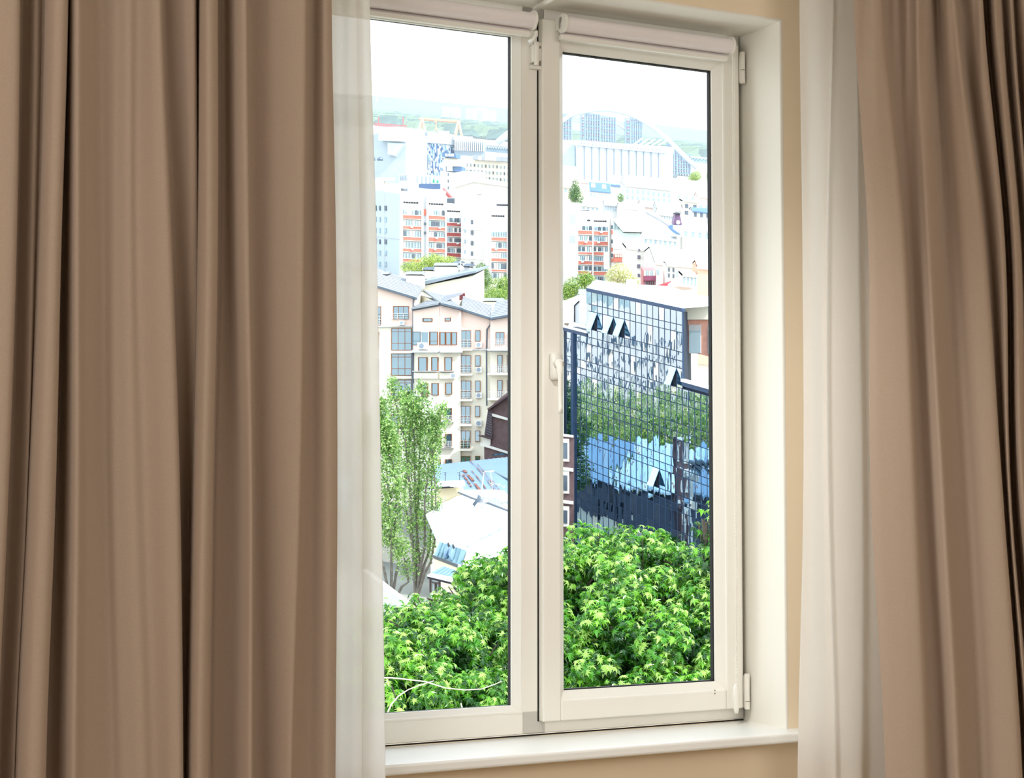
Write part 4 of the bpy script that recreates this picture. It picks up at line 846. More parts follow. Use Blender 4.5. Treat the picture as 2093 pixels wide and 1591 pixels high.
# balcony house, umbrella, orange wall
def bits():
    f = Face(1314, 340, 1342, 340); r = empty('balcony_bay', f.pt(1330, 590), 'glazed bay with maroon balcony right of the pale leafy tree', 'building')
    m = MB(); f.wall(m, [R2(1085, 1185), R2(1240, 1195)], 6); m.build('wall', mat('bay_red', (196, 130, 130), .8, .08, .5), r)
    m = MB(); q = rc(R2, 1090, 1268, 1238, 1325); f.rect(m, *q, 0, 1); m.build('balcony', mat('bay_maroon', (140, 74, 98), .8, .1, .5), r)
    for i in range(5): m = MB(); q = rc(R2, 1094 + i * 28, 1200, 1118 + i * 28, 1265); f.rect(m, *q, 0, .6); m.build('window', [wh[1], wingl][i % 2], r)
    for i in range(5): m = MB(); q = rc(R2, 1112 + i * 26, 1335, 1122 + i * 26, 1372); f.rect(m, *q, 0, .6); m.build('window', wing, r)
    f = Face(1345, 300, 1400, 300); r = empty('parasol', f.pt(*R2(1400, 1395)), 'red and white parasol on the terrace behind the glass office', 'parasol')
    c = f.pt(*R2(1440, 1318)); N = 10; R = 3.6
    k = MB()
    for i in range(N):
        a0, a1 = 2 * math.pi * i / N, 2 * math.pi * (i + 1) / N; e0 = c + Vector((R * math.cos(a0), R * math.sin(a0), -1.1)); e1 = c + Vector((R * math.cos(a1), R * math.sin(a1), -1.1))
        k.prism([c, e0, e1], [c - Vector((0, 0, .12)), e0 - Vector((0, 0, .35)), e1 - Vector((0, 0, .35))], 0 if (5 <= i <= 6) else 1)
    k.build('canopy', [mat('parasol_red', (226, 52, 60), .7), mat('parasol_blush', (250, 222, 216), .7)], r); k = MB(); k.bar(c - Vector((0, 0, 4)), c, .12, 8); k.build('pole', slit, r)
    house(R2, 1740, 1960, 1160, 1070, 330, 'salmon orange house at the window edge above the office roof', wm=3, rm=4, depth=10)
    o = bpy.data.objects[[x.name for x in bpy.data.objects if x.get('label', '').startswith('salmon')][0]]
    for ch in o.children:
        if ch.name.startswith(('wall', 'gable')): ch.data.materials[0] = mat('salmon_wall', (246, 186, 162), .85, .06, .4)
        if ch.name.startswith('roof'): ch.data.materials[0] = rf[0]
    house(R2, 1370, 1480, 1130, 1090, 335, 'narrow white house with a red corner strip beside the parasol', wm=0, rm=0, depth=8, wins=2, wy=[1160, 1230], wh_=8, dark=True)
    house(R2, 1560, 1740, 1240, 1200, 325, 'low pale house with green double doors and a red panel', wm=0, rm=0, kind='flat', depth=8, wins=4, wy=1270, wh_=16)
bits()
tree('conifer', 'tall dark green tree between white roofs near the mullion', [(*R2(270, 180), 520, 1.2, 2.2), (*R2(262, 250), 520, 2.0, 2.4), (*R2(290, 320), 520, 2.2, 2.4), (*R2(240, 300), 520, 1.4, 1.8)], .34, 3000, [lg1, lg2, lg4], seed=31)
tree('bush', 'small green tree between the silos and the red-edged gable house', [(*R2(815, 320), 505, 1.0, 1.4)], .3, 400, [lg1, lg2], seed=32)
tree('blossoming_tree', 'pale yellowish tree in blossom before the orange balcony block', [(*R2(800, 1220), 330, 2.4, 1.9), (*R2(740, 1270), 330, 2.0, 1.8), (*R2(880, 1290), 330, 2.2, 1.5), (*R2(960, 1330), 330, 1.5, 1.0)], .28, 4600, [mat('blossom', (226, 214, 176), .7, .15, 1, trans=.3), lg3, mat('blossom_white', (238, 232, 214), .7, .1, 1, trans=.3)], seed=33)
tree('broad_tree', 'green tree at the foot of the orange balcony block beside the mullion', [(*R2(150, 1470), 300, 1.9, 1.6), (*R2(200, 1440), 300, 1.6, 1.3), (*R2(380, 1290), 300, 1.6, 1.3), (*R2(420, 1330), 300, 1.6, 1.4), (*R2(260, 1380), 300, 2.0, 1.6)], .26, 4600, [lg2, lg1, lg3], seed=34)
tree('spring_tree', 'yellow-green tree before the orange balconies in the left pane', [(*L2(690, 1030), 380, 3.2, 1.7), (*L2(560, 1060), 380, 2.4, 1.4), (*L2(880, 1000), 380, 3.4, 1.6), (*L2(810, 970), 380, 2.4, 1.5), (*L2(1000, 990), 380, 2.4, 1.2)], .3, 5200, [lg3, lg2, lg3], seed=35)
tree('round_tree', 'greyish green tree beside the end of the mono-pitch roof', [(*L2(1390, 1110), 300, 1.2, 1.6), (*L2(1400, 1190), 300, 1.8, 1.8), (*L2(1360, 1270), 300, 1.6, 1.6)], .2, 5500, [lg1, lg4, lg2], seed=36)
tree('round_tree', 'bright yellow-green tree behind the capped white chimney', [(*L2(1600, 1290), 270, 2.0, 1.7), (*L2(1420, 1390), 270, 2.0, 1.5), (*L2(1720, 1250), 270, 2.0, 1.6), (*L2(1740, 1440), 265, 2.2, 2.0), (*L2(1560, 1420), 266, 2.2, 1.6)], .2, 10500, [lg2, lg3, lg1], seed=37)
# ------------------------------------------------------------------ near apartment house (left pane)
pink = mat('pink_render', (244, 218, 206), .85, .02, .3); creamr = mat('cream_render', (244, 238, 222), .85, .02, .3); fasc = mat('slate_fascia', (92, 104, 118), .5, .06, .5); wood = mat('window_wood', (140, 86, 52), .5, .08, 1.5); tile = mat('grey_roof_tile', (150, 153, 158), .75, .05, .5); railm = mat('balcony_rail', (206, 204, 204), .5, .05, 1); gutt = mat('gutter', (96, 104, 116), .5, .05, 1)
glb = mirrormat('apartment_glass', (200, 222, 235), (66, 92, 102), .3)
wbar = mat('white_bar', (236, 236, 236), .6)
apt = empty('apartment_house', P(905, 1000, 222), 'pink and cream apartment house with slate roof edges and glazed bays', 'building')
fW = Face(748, 223.6, 845, 223.2); fB1 = Face(845, 222.6, 897.5, 221.4); fB2 = Face(897.5, 221.4, 942.5, 222.3); fC = Face(942.5, 222.9, 995, 222.9); fD = Face(995, 222, 1075, 221.6)
def aw(f, top, split, depth=12):
    m = MB(); f.wall(m, top, depth); m.build('lower_wall', creamr, apt)
    x0, x1 = top[0][0], top[-1][0]; sl = 0.0
    m = MB(); A = [f.pt(*p, .12) for p in top] + [f.pt(x1, split[1], .12), f.pt(x0, split[0], .12)]; m.prism(A, [p - f.n * .3 for p in A]); m.build('upper_wall', pink, apt)
    m = MB(); A = [(x0, split[0] - 1), (x1, split[1] - 1), (x1, split[1] + 1.6), (x0, split[0] + 1.6)]; m.prism([f.pt(*p, .45) for p in A], [f.pt(*p) for p in A]); m.build('cornice', wh[2], apt)
aw(fW, [(748, 578), L3(165, 330), L3(640, 490)], (668, 667)); aw(fB1, [L3(620, 602), L3(932, 545)], (717, 719)); aw(fB2, [L3(932, 545), L3(1190, 612)], (719, 717))
aw(fC, [L3(1190, 612), L3(1545, 725)], (716, 715)); aw(fD, [L3(1545, 725), L3(1970, 650)], (718, 718))
def fascia(f, p, q, h=4.2, out=.9, back=.2):
    m = MB(); A = [p, q, (q[0], q[1] + h), (p[0], p[1] + h)]; m.prism([f.pt(*a, out) for a in A], [f.pt(*a, -back) for a in A]); m.build('fascia', fasc, apt)
fascia(fW, (748, 576), L3(165, 318)); fascia(fW, L3(165, 318), L3(662, 468)); fascia(fB1, L3(618, 592), L3(936, 535), 5.5, .5); fascia(fB2, L3(936, 535), L3(1195, 598)); fascia(fC, L3(1190, 597), L3(1552, 712)); fascia(fD, L3(1548, 714), L3(1980, 636))
# tiled roof planes running back up the slope
def roofplane(f, pts, depth, rise, m_=None, name='roof'):
    m = MB(); b = f.back(depth) + Vector((0, 0, rise)); A = [f.pt(*p, .8) for p in pts]; B = [a + b for a in A[::-1]]; Q = A + B
    m.prism(Q, [q - Vector((0, 0, .25)) for q in Q]); o = m.build(name, m_ or tile, apt)
    k = MB(); n = int(depth / 0.9)
    for i in range(1, n):
        t = i / n; k.tube([a + b * t + Vector((0, 0, .04)) for a in A], .05, 4)
    k.build('tile_course', rf[1], o, kind='stuff')
roofplane(fW, [(748, 576), L3(165, 318), L3(662, 468)], 10, .8); roofplane(fB2, [L3(936, 535), L3(1195, 598)], 9, .5); roofplane(fC, [L3(1195, 598), L3(1552, 712)], 9, .6); roofplane(fD, [L3(1548, 714), L3(1980, 636)], 9, 1.2); roofplane(fB1, [L3(618, 592), L3(936, 535)], 9, .8)
# windows of the apartment house
SL = 0.02
def aptwin(f, L, x0, y0, x1, y1, cols=1, bars=None, fm=None, rail=False, ac=None, fw=None):
    q = rc(L, x0, y0, x1, y1); f.window(apt, *q, fm or wood, glb, cols=cols, bars=bars, off=.30, fw=fw or 1.0)
    if rail:
        m = MB(); h = (q[3] - q[1])
        for i in range(4): y = q[3] - h * .42 + i * h * .14; m.bar(f.pt(q[0] - 2, y, .7), f.pt(q[2] + 2, y, .7), .03, 4)
        for i in range(4): x = q[0] - 2 + (q[2] - q[0] + 4) * i / 3; m.bar(f.pt(x, q[3], .7), f.pt(x, q[3] - h * .44, .7), .035, 4)
        m.bar(f.pt(q[0] - 2, q[3], .7), f.pt(q[0] - 2, q[3], 0), .04, 4); m.build('balcony_rail', railm, apt)
def acu(f, L, x0, y0, x1, y1):
    q = rc(L, x0, y0, x1, y1); m = MB(); f.rect(m, *q, .1, .75); o = m.build('air_conditioner', blkw, apt)
    m = MB(); c = f.pt((q[0] * .55 + q[2] * .45), (q[1] + q[3]) / 2); R = (q[3] - q[1]) * .38 / F * 220; m.bar(c + f.n * .7, c + f.n * .79, R, 14); m.build('fan_grille', gpan, o)
def slabb(f, L, x0, y, x1, h=7, out=1.0, m_=None):
    q = rc(L, x0, y, x1, y + h); m = MB(); f.rect(m, *q, 0, out); m.build('balcony_slab', m_ or creamr, apt)
aptwin(fW, L3, 175, 572, 232, 795, bars=[.42], rail=True); aptwin(fW, L3, 378, 568, 565, 728, cols=3, rail=True); acu(fW, L3, 455, 748, 520, 798)
for y0, y1 in ((835, 1100), (1140, 1405), (1455, 1700)):
    aptwin(fW, L3, 355, y0, 600, y1, cols=3, bars=[.15, .68]); slabb(fW, L3, 345, y1 + 8, 612, 30, .6, creamr)
for y0, y1 in ((875, 1095), (1200, 1430), (1515, 1740)): aptwin(fW, L3, 182, y0, 204, y1, fw=.8)
for y0, y1 in ((760, 1010), (1090, 1330)): aptwin(fW, L4, 215, y0 - 300, 290, y1 - 330, cols=2, bars=[.6])
aptwin(fB1, L3, 738, 712, 852, 756, cols=1); aptwin(fB2, L3, 992, 706, 1064, 748)
for i in range(3): aptwin(fB1, L3, 614 + i * 103, 876, 712 + i * 103, 1036, fm=[fasc, wbar, wood][i], bars=[.7] if i != 1 else None)
for i in range(3): aptwin(fB2, L3, 932 + i * 70, 880, 998 + i * 70, 1035)
acu(fB1, L3, 693, 1008, 803, 1092); slabb(fB1, L3, 612, 1105, 925, 26, .8, wh[2]); slabb(fB2, L3, 925, 1105, 1190, 26, .8, wh[2])
for (a, b) in ((1182, 1350),):
    aptwin(fB1, L3, 685, a, 790, b); aptwin(fB1, L3, 842, a, 938 - 16, b - 4); aptwin(fB2, L3, 990, a, 1078, b - 4)
slabb(fB1, L3, 636, 1350, 925, 10, .9, wh[2]); slabb(fB2, L3, 925, 1350, 1108, 10, .9, wh[2]); slabb(fB1, L3, 640, 1372, 925, 70, .5); slabb(fB2, L3, 925, 1372, 1100, 70, .5)
acu(fB2, L3, 1040, 1375, 1120, 1440)
for (a, b) in ((1495, 1640),):
    aptwin(fB1, L3, 845, a, 925, b); aptwin(fB1, L3, 732, a, 792, b + 20); aptwin(fB2, L3, 1000, a - 5, 1078, b - 10)
for y in (395, 675, 950):
    aptwin(fB2, L4, 792, y, 862, y + 140, bars=[.85], rail=True); slabb(fB2, L4, 700, y + 150, 890, 8, .6, wh[2])
    aptwin(fB2, L4, 722, y + 5, 742, y + 140)
for y0 in (858, 1158, 1465):
    aptwin(fC, L3, 1192, y0, 1312, y0 + 212, cols=2, bars=[.62], rail=True); aptwin(fC, L3, 1362, y0, 1424, y0 + 135); acu(fC, L3, 1372, y0 + 145, 1442, y0 + 212)
    slabb(fC, L3, 1190, y0 + 225, 1330, 26, 1.0)
for y0 in (372, 640, 915):
    aptwin(fC, L4, 965, y0, 1068, y0 + 190, cols=2, bars=[.62], rail=True); aptwin(fC, L4, 1118, y0, 1172, y0 + 118); slabb(fC, L4, 962, y0 + 198, 1085, 24, 1.0)
acu(fC, L4, 1130, 530, 1190, 595)
aptwin(fD, L3, 1610, 880, 1716, 1030, cols=2, rail=True); aptwin(fD, L3, 1758, 880, 1804, 1060); slabb(fD, L3, 1520, 1092, 1980, 22, 1.6, wh[2])
for y0 in (1158, 1458):
    aptwin(fD, L3, 1630, y0, 1690, y0 + 208, bars=[.6], rail=True); aptwin(fD, L3, 1745, y0, 1850, y0 + 208, cols=2, bars=[.6], rail=True); slabb(fD, L3, 1525, y0 + 222, 1980, 26, 1.5)
def rails(f, x0, y0, x1, y1, out):
    m = MB()
    for i in range(4): y = y0 + (y1 - y0) * i / 4; m.bar(f.pt(x0, y, out), f.pt(x1, y, out), .03, 4)
    n = int((x1 - x0) / 4) + 1
    for i in range(n): x = x0 + (x1 - x0) * i / (n - 1); m.bar(f.pt(x, y1, out), f.pt(x, y0, out), .035, 4)
    m.build('balcony_rail', railm, apt)
for y0 in (975, 1298, 1600): a = L3(1535, y0); b = L3(1950, y0 + 110); rails(fD, a[0], a[1], b[0], b[1], 1.45)
m = MB(); p = [L3(1550, 735), L3(1545, 790), L3(1505, 850), L3(1500, 1100), (995.0, 830)]; m.tube([fC.pt(*a, .35) for a in p], .11, 6); m.build('downpipe', gutt, apt)
m = MB(); p = [L3(625, 490), L3(622, 600), L3(622, 1500)]; m.tube([fW.pt(*a, .6) for a in p], .11, 6); m.build('downpipe', gutt, apt)
m = MB(); p = [L3(615, 1120), L3(620, 1620)]; m.tube([fB1.pt(*a, .3) for a in p], .11, 6); m.build('downpipe', gutt, apt)
# upper tower with mono-pitch roof
fT = Face(856, 233, 968, 232)
m = MB(); A = [L3(700, 330), L3(1338, 200), L3(1338, 600), L3(700, 600)]; m.prism([fT.pt(*p) for p in A], [fT.pt(*p) + fT.back(10) for p in A]); m.build('tower_wall', creamr, apt)
m = MB(); A = [L3(678, 296), L3(1388, 148), L3(1388, 172), L3(700, 335)]; m.prism([fT.pt(*p, 1.0) for p in A], [fT.pt(*p) + fT.back(11) for p in A]); m.build('mono_pitch_roof', mat('slate_edge', (136, 146, 158), .6, .05, .5), apt)
m = MB(); q = rc(L3, 1175, 410, 1240, 575); fT.rect(m, *q, 0, .15); m.build('door', mat('maroon_door', (110, 54, 60), .6, .08, 1), apt)
m = MB(); m.tube([fT.pt(*L3(690, 315), .7), fT.pt(*L3(715, 355), .5)], .12, 6); m.build('downpipe', gutt, apt)
m = MB(); c = fT.pt(*L3(1365, 460), .5); m.bar(c, c + (fT.n + Vector((0, 0, .3))) * .15, .9, 18); m.build('satellite_dish', blkw, apt)
# roof-top chimneys with pitched caps
for (x0, x1, yt, yb, Y, dk) in ((150, 315, 150, 330, 231, 0), (525, 735, 150, 360, 230, 0), (865, 1142, 45, 245, 240, 0), (738, 862, 95, 235, 243, 0), (1455, 1690, 470, 600, 236, 0), (1098, 1180, 20, 130, 244, 1), (1222, 1302, 52, 130, 243, 1)):
    f = Face(L3(x0, 0)[0], Y, L3(x1, 0)[0], Y - .4); a = L3(x0 + 8, yt + 42); b = L3(x1 - 8, yb)
    r = empty('capped_chimney', f.pt((a[0] + b[0]) / 2, b[1]), {0: {150: 'white chimney block with grey cap, cut by the left sheer curtain', 525: 'white chimney block with grey cap left of the mono-pitch roof', 865: 'widest white chimney block with a grey ridge cap', 738: 'white chimney block with a slate cap half hidden behind the widest one', 1455: 'low white chimney block with ridge cap before the bright green trees'}.get(x0), 1: {1098: 'slate capped vent beside the aerial on the mono-pitch roof', 1222: 'slate capped vent nearest the upper end of the mono-pitch roof'}.get(x0)}[dk], 'chimney')
    m = MB(); f.mass(m, [a, (b[0], a[1] + 1), b, (a[0], b[1])], 1.6); m.build('stack', creamr if not dk else wh[2], r)
    m = MB(); c0, c1 = L3(x0, yt + 36), L3(x1, yt + 36); t0 = L3(x0 + 14, yt); hh = (c0[1] - t0[1]) / F * Y
    A, B = f.pt(*c0, .35), f.pt(*c1, .35); bk = f.back(2.3); rr = f.back(1.15) + Vector((0, 0, hh * .75))
    m.prism([A, A + bk, A + rr], [B, B + bk, B + rr]); m.build('cap', fasc if dk or x0 == 738 else tile, r)
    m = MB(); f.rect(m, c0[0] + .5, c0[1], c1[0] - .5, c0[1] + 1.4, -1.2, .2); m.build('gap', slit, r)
m = MB(); m.tube([fT.pt(*L3(1188, 165)), fT.pt(*L3(1185, 20))], .06, 6); m.bar(fT.pt(*L3(1165, 40)), fT.pt(*L3(1205, 36)), .04, 4); m.build('roof_aerial', steelw, base=fT.pt(*L3(1188, 165)), label='thin white aerial pole on the mono-pitch roof', cat='aerial')
# ------------------------------------------------------------------ brick house with white string courses
brick = mat('dark_brick', (106, 86, 88), .85, .16, 2.2, bump=.3); brickm = mat('mortar_brick', (112, 80, 78), .85, .12, 2)
def brickhouse():
    f = Face(985, 214.5, 1062, 214.3); r = empty('brick_house', f.pt(1010, 1000), 'dark brick house with steep gable and white string courses', 'building')
    m = MB(); f.wall(m, [L4(1218, 805), (1002.5, 893), L4(1300, 405), L4(1560, 205), (1064, 792), (1080, 806)], 4.5); m.build('wall', brick, r)
    for (a, b) in ((L4(1295, 450), (1062, 862)), (L4(1180, 770), (1062, 931))):
        m = MB(); A = [a, b, (b[0], b[1] + 4.5), (a[0], a[1] + 6)]; m.prism([f.pt(*p, .35) for p in A], [f.pt(*p) for p in A]); m.build('string_course', wh[0], r)
    m = MB(); A = [L4(1200, 715), L4(1290, 735), L4(1285, 800), L4(1210, 790)]; m.prism([f.pt(*p, .3) for p in A], [f.pt(*p, -3) for p in A]); m.build('eaves_corner', wh[0], r)
    dk = mat('roof_edge_dark', (84, 68, 72), .7, .1, 1)
    for A in ([L4(1255, 405), L4(1545, 210), L4(1545, 232), L4(1262, 425)], [L4(1150, 695), L4(1215, 690), L4(1312, 720), L4(1310, 735), L4(1230, 715)]):
        m = MB(); m.prism([f.pt(*p, .9) for p in A], [f.pt(*p, -4) for p in A]); m.build('roof_edge', dk, r)
    m = MB(); A = [L4(1262, 415), L4(1300, 405), L4(1308, 715), L4(1222, 690)]; m.prism([f.pt(*p, .5) for p in A], [f.pt(*p, -6) for p in A]); o = m.build('mansard_side', dk, r)
    k = MB()
    for i in range(9): y = 440 + i * 28; k.bar(f.pt(*L4(1255 - i * 4, y), .55), f.pt(*L4(1300, y + 30), .55), .05, 4)
    k.build('slate_course', fasc, o)
    for (x0, y0, x1, y1) in ((1480, 330, 1545, 475), (1482, 545, 1545, 785)):
        m = MB(); q = rc(L4, x0, y0, x1 + 12, y1); f.rect(m, *q, 0, .3); m.build('window_surround', wh[0], r)
        f.window(r, *rc(L4, x0 + 20, y0 + 25, x1 + 8, y1 - 12), wh[0], wing, off=.42, fw=1.2)
    m = MB(); q = rc(L4, 1310, 885, 1490, 905); f.mass(m, [(q[0], q[1] + 2), (q[2], q[1] - 2), (q[2], q[3] - 1), (q[0] - 2, q[3] + 1)], 2); m.build('dormer_roof', mat('tin_blue_small', (96, 156, 196), .5, .06, .6), r)
    # brick courses near enough to read as relief
    return r
brickhouse()
# ------------------------------------------------------------------ tin-roofed houses (left pane)
tin = mat('tin_blue', (112, 142, 168), .42, .05, .5, spec=.5); rust = mat('rust', (132, 84, 72), .8, .25, 2.5); tinw = mat('tin_white', (226, 228, 230), .45, .03, .4, spec=.4); seamm = mat('seam_grey', (150, 170, 186), .5, .05, 1); cream2 = mat('yellow_render', (240, 226, 196), .85, .03, .5)
def panel(mb, pts, t=.12, mi=0):
    A = [P(*p) for p in pts]; mb.prism(A, [a - Vector((0, 0, t)) for a in A], mi); return A
def L4p(x, y, Y): return (*L4(x, y), Y)
def bluehouse():
    r = empty('blue_tin_roof_house', P(985, 1040, 185), 'house under a large pale blue tin roof streaked with rust', 'building')
    R0, R1_, E0, E1 = L4p(650, 1015, 196), L4p(1900, 880, 192), L4p(640, 1290, 172), L4p(1900, 1560, 166)
    a, b, c, d = [P(*p) for p in (R0, R1_, E1, E0)]; nrm = (b - a).cross(d - a).normalized(); nrm = nrm if nrm.z > 0 else -nrm
    def on(s, t, o=0.0): return (a.lerp(b, s)).lerp(d.lerp(c, s), t) + nrm * o
    for i in range(13):
        m = MB()
        for j in range(6):
            q = [on(i / 13, j / 6), on((i + 1) / 13, j / 6), on((i + 1) / 13, (j + 1) / 6), on(i / 13, (j + 1) / 6)]; m.prism(q, [v - nrm * .12 for v in q])
        m.build('roof_sheet', tin, r)
    for i in range(1, 26):
        s = i / 26; k = MB(); k.bar(on(s, 0, .03), on(min(1, s + .30), 1, .03), .035, 4) if s < .7 else k.bar(on(s, 0, .03), on(1, (1 - s) / .30, .03), .035, 4); k.build('standing_seam', seamm, r)
    def strip(s0, t0, s1, t1, wd, m_=rust):
        k = MB(); n = 9
        for i in range(n):
            ta, tb = i / n, (i + 1) / n; w0 = wd * (.6 + .5 * math.sin(i * 2.1 + s0 * 9)); A = [on(s0 + (s1 - s0) * ta, t0 + (t1 - t0) * ta, .12), on(s0 + (s1 - s0) * ta + w0, t0 + (t1 - t0) * ta, .12), on(s0 + (s1 - s0) * tb + w0, t0 + (t1 - t0) * tb, .12), on(s0 + (s1 - s0) * tb, t0 + (t1 - t0) * tb, .12)]
            k.prism(A, [p - nrm * .03 for p in A])
        k.build('rusty_sheet', m_, r)
    strip(.27, .28, .46, .93, .030); strip(.27, .42, .345, .72, .022); strip(.35, .30, .53, .92, .010); strip(.33, .0, .62, .98, .008); strip(.40, .12, .60, .86, .007); strip(.52, .50, .60, .74, .006)
    m = MB(); p, q = L4p(640, 1290, 171.5), L4p(1900, 1560, 166); A = [P(*p), P(*q)]; B = [Vector((v.x, v.y, ground(v.x, v.y) - 2)) for v in A[::-1]]; m.prism(A + B, [v + Vector((0, 1.5, .3)) for v in A + B]); m.build('wall', wh[0], r)
    m = MB(); A = [P(*p) for p in (R0, R1_)]; B = [Vector((v.x, v.y, ground(v.x, v.y) - 2)) for v in A[::-1]]; m.prism(A + B, [v + Vector((0, .3, 0)) for v in A + B]); m.build('wall', wh[0], r)
    m = MB(); m.tube([P(*L4p(1080, 975, 195.6)), P(*L4p(1290, 1075, 187)), P(*L4p(1560, 1205, 178))], .09, 5); m.build('roof_cable', gutt, r)
    return r
bluehouse()
def whitehouses():
    r = empty('white_tin_roof_house', P(980, 1150, 130), 'house under a broad sunlit white tin roof', 'building')
    m = MB(); L = L5; g = lambda x, y, Y: (*L(x, y), Y)
    ridge0, ridge1 = g(1120, 85, 142), g(2100, 460, 136); e0, e1 = g(690, 330, 130), g(1225, 800, 121)
    A = panel(m, [g(1120, 85, 142), g(700, 330, 136), g(850, 670, 127), g(1225, 800, 122), g(1240, 790, 122), g(1720, 540, 130), g(2100, 400, 137)], .15); o = m.build('roof', tinw, r)
    nrm = Vector((0, -.5, .86))
    def q(x, y, Y): return P(*g(x, y, Y)) + nrm * .3
    for i in range(9): k = MB(); x = 900 + i * 95; k.bar(q(x + 60, 140 + i * 26, 141 - i * .5), q(x - 120 + i * 12, 640 + i * 8, 127.5 - i * .4), .03, 4); k.build('standing_seam', mat('seam_white', (140, 148, 158), .5, .03, 1), o)
    k = MB(); k.tube([q(1125, 85, 142), q(1300, 160, 140.5), q(1520, 228, 139), q(2100, 455, 135)], .08, 5); k.build('ridge_line', gutt, r)
    k = MB(); k.tube([q(1245, 795, 122), q(1480, 665, 126.5), q(1720, 545, 130.5)], .07, 5); k.build('valley_line', seamm, r)
    m = MB(); panel(m, [g(1240, 800, 122), g(1720, 545, 130), g(2100, 480, 136), g(2100, 900, 118), g(1215, 890, 118)], .15); m.build('lower_roof', tinw, r)
    # mansard side
    m = MB(); A = panel(m, [g(880, 690, 126.5), g(1225, 800, 121.8), g(1165, 1005, 119.5), g(810, 870, 124.2)], .2); o = m.build('mansard', mat('tin_teal', (128, 158, 168), .5, .06, .8), r)
    a, b, c, d = A; n2 = (b - a).cross(d - a).normalized(); n2 = n2 if n2.y < 0 else -n2
    def on(s, t, off=0.0): return a.lerp(b, s).lerp(d.lerp(c, s), t) + n2 * off
    for s in (.13, .26, .40, .66, .80): k = MB(); k.bar(on(s, 0, .03), on(s, 1, .03), .035, 4); k.build('standing_seam', mat('seam_teal', (92, 122, 134), .5), o)
    for s in (.44, .62):
        k = MB(); N = 12; ring_ = []
        for i in range(N):
            t = 2 * math.pi * i / N; ring_.append(on(s + .065 * math.cos(t), .52 + .42 * math.sin(t), .06))
        top = [on(s + .04 * math.cos(2 * math.pi * i / N), .50 + .38 * math.sin(2 * math.pi * i / N), .42) for i in range(N)]
        k.prism(top, ring_); k.build('hooded_dormer', tin, r, smooth=False)
        k = MB(); A = [on(s + .02, .10, .44), on(s + .055, .14, .44), on(s + .05, .30, .44), on(s + .03, .28, .44)]; k.prism(A, [p - n2 * .2 for p in A]); k.build('dormer_vent', slit, r)
    k = MB(); k.prism([on(-.02, 1.02, .10), on(1.02, 1.02, .10), on(1.02, 1.12, .25), on(-.02, 1.12, .25)], [on(-.02, 1.02, -.2), on(1.02, 1.02, -.2), on(1.02, 1.12, -.1), on(-.02, 1.12, -.1)]); k.build('gutter', gutt, r)
    k = MB(); A = [on(-.05, 1.05, -.1), on(1.02, 1.05, -.1)]; B = [Vector((v.x, v.y, -19)) for v in A[::-1]]; k.prism(A + B, [v + Vector((0, 1, 0)) for v in A + B]); k.build('wall', cream2, r)
    k = MB(); k.tube([on(1.0, 1.1, .2), on(1.0, 1.35, .1), on(1.03, 1.5, .15), on(1.03, 2.4, .1)], .12, 8); k.build('downpipe', blkw, r, smooth=True)
    # porch
    pr = empty('porch', P(915, 1200, 118), 'small porch with a blue tin roof over a framed glass door', 'porch')
    m = MB(); A = panel(m, [g(925, 1005, 119), g(1150, 1075, 117), g(1090, 1150, 115), g(770, 1090, 116)], .1); o = m.build('roof', mat('tin_porch', (112, 148, 190), .5, .06, .8), pr)
    for i in range(1, 6):
        k = MB(); s = i / 6; k.bar(A[0].lerp(A[1], s) + Vector((0, 0, .05)), A[3].lerp(A[2], s) + Vector((0, 0, .05)), .025, 4); k.build('standing_seam', seamm, o)
    m = MB(); panel(m, [g(770, 1092, 116), g(1090, 1152, 115), g(1060, 1200, 113.8), g(720, 1118, 115)], .1); m.build('canopy_edge', tinw, pr)
    m = MB(); panel(m, [g(722, 1122, 115), g(1060, 1204, 113.8), g(1060, 1218, 113.8), g(722, 1134, 115)], .15); m.build('canopy_beam', slit, pr)
    br = mat('door_brown', (88, 72, 72), .6, .08, 1); f = Face(880, 116, 905, 115.4)
    for (x0, y0, x1, y1) in ((762, 1150, 778, 1345), (828, 1215, 842, 1345), (880, 1190, 895, 1345), (762, 1205, 895, 1218), (762, 1150, 900, 1162)):
        m = MB(); q_ = rc(L, x0, y0, x1, y1); f.rect(m, *q_, 0, .12, .12); m.build('door_frame', br, pr)
    m = MB(); q_ = rc(L, 778, 1160, 885, 1345); f.rect(m, *q_, -.1, -.02, .1); m.build('pane', mat('porch_glass', (170, 186, 190), .2, .05, 1, spec=.8), pr)
    # yellow chimney building and flat parts
    h = empty('yellow_rendered_house', P(900, 1030, 150), 'low yellow rendered wall with white tin coping by the poplars', 'building')
    f = Face(878, 152, 936, 150); m = MB(); A = [L4(640, 1330), L4(690, 1268), L4(900, 1262), L4(945, 1330), L4(640, 1460)]; m.prism([f.pt(*p) for p in A], [f.pt(*p) + f.back(1) for p in A]); m.build('wall', cream2, h)
    m = MB(); A = [L4(660, 1195), L4(955, 1185), L4(965, 1250), L4(690, 1268)]; m.prism([f.pt(*p, 1) for p in A], [f.pt(*p) + f.back(.6) for p in A]); m.build('coping', tinw, h)
    m = MB(); A = [L4(690, 1258), L4(930, 1245), L4(925, 1262), L4(690, 1274)]; m.prism([f.pt(*p, 1.1) for p in A], [f.pt(*p, .5) for p in A]); m.build('shade_strip', slit, h)  # shade under the coping put in as a solid dark strip
    h2 = empty('white_roof_box', P(1010, 1050, 156), 'flat white tin roof box below the rusty blue roof', 'building')
